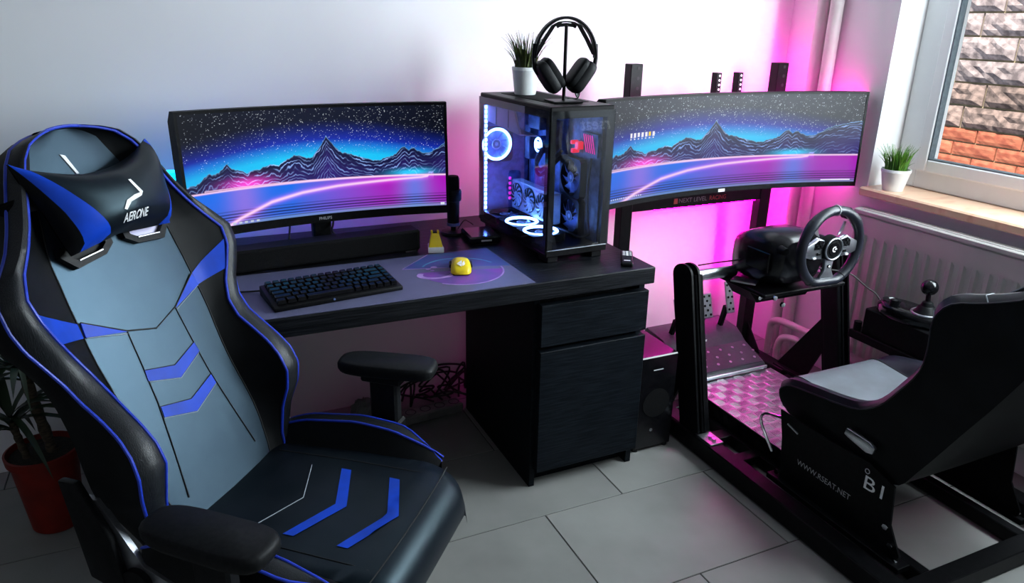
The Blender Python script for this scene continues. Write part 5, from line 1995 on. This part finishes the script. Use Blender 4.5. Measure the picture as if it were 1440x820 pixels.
for sx in (-1, 1):
    sp = [(sx * .035, .030), (sx * .062, .040), (sx * .082, .028), (sx * .120, .012), (sx * .120, -.018), (sx * .085, -.030), (sx * .036, -.034)]
    so_ = MB().prism([(WX + a, WY - .006, WZ + b) for a, b in sp], (0, .016, 0)).build('spoke', 'dull_alloy', SWT, bevel=(.003, 2))
    MB().prism([(WX + sx * a, WY - .0085, WZ + b) for a, b in ((.040, .028), (.062, .034), (.078, .022), (.078, .002), (.046, .004))], (0, .004, 0)).build('button_panel', 'gloss_plastic', so_)
    for (a, b) in ((.052, .014), (.060, .024), (.068, .014), (.060, .006)):
        MB().cyl((WX + sx * a, WY - .008, WZ + b), (WX + sx * a, WY - .012, WZ + b), .0036, n=12).build('button', 'black_plastic' if sx < 0 else 'matte_plastic', so_)
    MB().box(WX + sx * .057 - .008, WX + sx * .057 + .008, WY - .011, WY - .005, WZ - .018, WZ - .008, .002).build('button', 'black_plastic', so_)
    MB().box(WX + sx * .072 - .007, WX + sx * .072 + .007, WY - .010, WY - .005, WZ - .031, WZ - .024, .002).build('button', 'print_white', so_)
    MB().prism([(WX + sx * a, WY + .014, WZ + b) for a, b in ((.040, .035), (.064, .050), (.070, .080), (.060, .082), (.048, .052))], (0, .003, 0)).build('shift_paddle', 'silver', SWT)
sp = MB().prism([(WX - .020, WY - .006, WZ - .036), (WX + .020, WY - .006, WZ - .036), (WX + .016, WY - .006, WZ - .075), (WX + .036, WY - .006, WZ - .112), (WX - .036, WY - .006, WZ - .112), (WX - .016, WY - .006, WZ - .075)], (0, .014, 0)).build('spoke', 'dull_alloy', SWT, bevel=(.003, 2))
MB().cyl((WX, WY - .005, WZ - .062), (WX, WY - .009, WZ - .062), .0065, n=16).build('button', 'black_plastic', sp)
MB().cyl((WX, WY - .008, WZ - .062), (WX, WY - .0098, WZ - .062), .004, n=14).build('button_cap', 'print_white', sp)

# ---- pedals
PD = thing('pedal_set', 'dark racing pedal set with metal pedals on the tread plate', 'pedals', (.60, .38, .114))
prof = [(.262, .1145), (.262, .128), (.275, .140), (.40, .185), (.425, .205), (.46, .225), (.58, .235), (.60, .20), (.60, .1145)]
prof = [(y_ - .0, z_) for y_, z_ in prof]
mb = MB().prism([(.405, y_, z_) for y_, z_ in prof], (.385, 0, 0))
pb = mb.build('pedal_base', 'pedal_plastic', PD, bevel=(.006, 2))
MB().prism([(.415, .2775, .1412), (.415, .398, .1845), (.415, .398, .1865), (.415, .2775, .1432)], (.365, 0, 0)).build('heel_mat', 'pedal_plastic', pb)
MB().box(.405, .79, .256, .264, .118, .132, .002).build('front_lip', 'dull_alloy', pb)
for i in range(6):
    for j in range(3):
        x_ = .45 + i * .062 + (.02 if j % 2 else 0)
        y_ = .305 + j * .034
        z_ = .1432 + (y_ - .2775) * (.0433 / .1205)
        MB().cyl((x_, y_, z_), (x_, y_ - .0006, z_ + .0018), .006, n=12).build('grip_stud', 'dull_alloy', pb)
MB().box(.545, .60, .4190, .4200, .203, .212).build('logo', 'print_white', pb).location = (0, -.0, 0)
for xc, nm, hgt, wid in ((.475, 'clutch', .345, .044), (.615, 'brake', .350, .052), (.730, 'throttle', .372, .040)):
    arm = MB().bar((xc, .50, .215), (xc, .475, hgt - .05), .022, .016, (1, 0, 0), .002).build('pedal_arm', 'black_metal', PD)
    up2 = Vector((0, .32, 1)).normalized()
    M = Matrix.Rotation(math.radians(-18), 3, 'X')
    hh = .052 if nm != 'throttle' else .068
    c = Vector((xc, .462, hgt - .005))
    pf = MB().box(-wid / 2, wid / 2, -.004, .004, -hh, hh, .003, M, c).build('pedal_face', 'dull_alloy', PD)
    for j in range(5):
        for q in ((-1, 1) if j % 2 == 0 else (0,)):
            ctr = c + M @ Vector((q * wid * .25, -.0042, -hh * .75 + j * hh * .375))
            MB().cyl(ctr, ctr + M @ Vector((0, -.0016, 0)), .0052, n=12).build('grip_stud', 'black_metal', pf)

# ---- gear shifter on the right
SH = thing('gear_shifter', 'black gear shifter with ball knob right of the bucket seat', 'gear shifter', (.925, -.2, .44))
bs = Vector((.925, -.205, .0))
MB().box(.875, .975, -.345, -.075, .395, .494, .004).build('clamp_block', 'black_metal', SH)
sb2 = MB()
rows = []
for z_, k in ((.494, .92), (.501, 1.), (.522, 1.), (.532, .93), (.538, .80)):
    r = []
    for i in range(32):
        t = 2 * PI * i / 32
        r.append((.925 + .062 * k * math.cos(t) * (1 - .16 * math.sin(t) * -1), -.215 + .122 * k * math.sin(t), z_ + (.012 * (math.sin(t) > 0) * 0)))
    rows.append(r)
sb2.grid(rows, closed=True)
sb2.f.append(list(range(128, 160)))
body = sb2.build('body', 'gloss_plastic', SH, smooth=40)
MB().ring((.925, -.268, .538), (0, 0, 1), .043, .004, 32, 8).build('gate_ring', 'dull_alloy', body)
MB().lathe([(.040, .536), (.034, .546), (.030, .550), (.026, .560), (.020, .564), (.016, .576), (.010, .580)], (.925, -.268, 0), 28).build('boot', 'leather_side', SH)
MB().cyl((.925, -.268, .57), (.925, -.264, .61), .008, n=14).build('lever', 'black_metal', SH)
MB().ell((.925, -.263, .627), .027, .027, .027, None, 28, 18).build('knob', 'gloss_plastic', SH, smooth=60)
MB().lathe([(.017, .536), (.015, .558), (.0, .563)], (.888, -.175, 0), 20).build('dial', 'black_plastic', SH)
MB().lathe([(.030, .5382), (.030, .5395), (.024, .542), (0, .543)], (.925, -.135, 0), 24).build('cap', 'black_plastic', SH)
MB().lathe([(.010, .5425), (.010, .5438), (0, .544)], (.925, -.135, 0), 16).build('badge', 'print_grey', SH)
# its carrier belongs to the cockpit
cr = MB().box(.880, .970, -.42, -.03, .380, .394, .002).build('shifter_carrier', 'rig_metal', RG)
MB().bar((.872, -.415, .382), (.872, -.03, .382), .014, .03, (0, 0, 1), .002).build('carrier_edge', 'rig_metal', cr)
MB().box(.905, .945, -.22, -.18, .07, .380, .003).build('shifter_post', 'rig_metal', RG)
for y_ in (-.38, -.355):
    MB().cyl((.90, y_, .394), (.90, y_, .404), .010, n=14).build('bolt', 'chrome', cr)
MB().cyl((.885, -.05, .394), (.885, -.05, .43), .014, n=16).build('adjust_knob', 'black_plastic', cr)
p = smooth_path([(.75, .05, .62), (.80, .02, .615), (.86, .0, .60), (.90, -.04, .56), (.920, -.070, .540), (.925, -.0875, .522)])
tag(MB().tube(p, .0028, 8).build('shifter_cable', 'cable'), 'thin black cable running from the wheel to the gear shifter', 'cable')
p = smooth_path([(.33, .20, .635), (.40, .19, .640), (.455, .15, .655), (.470, .12, .67)])
tag(MB().tube(p, .003, 8).build('wheel_cable', 'cable'), 'black cable along the silver tube to the wheel motor', 'cable')
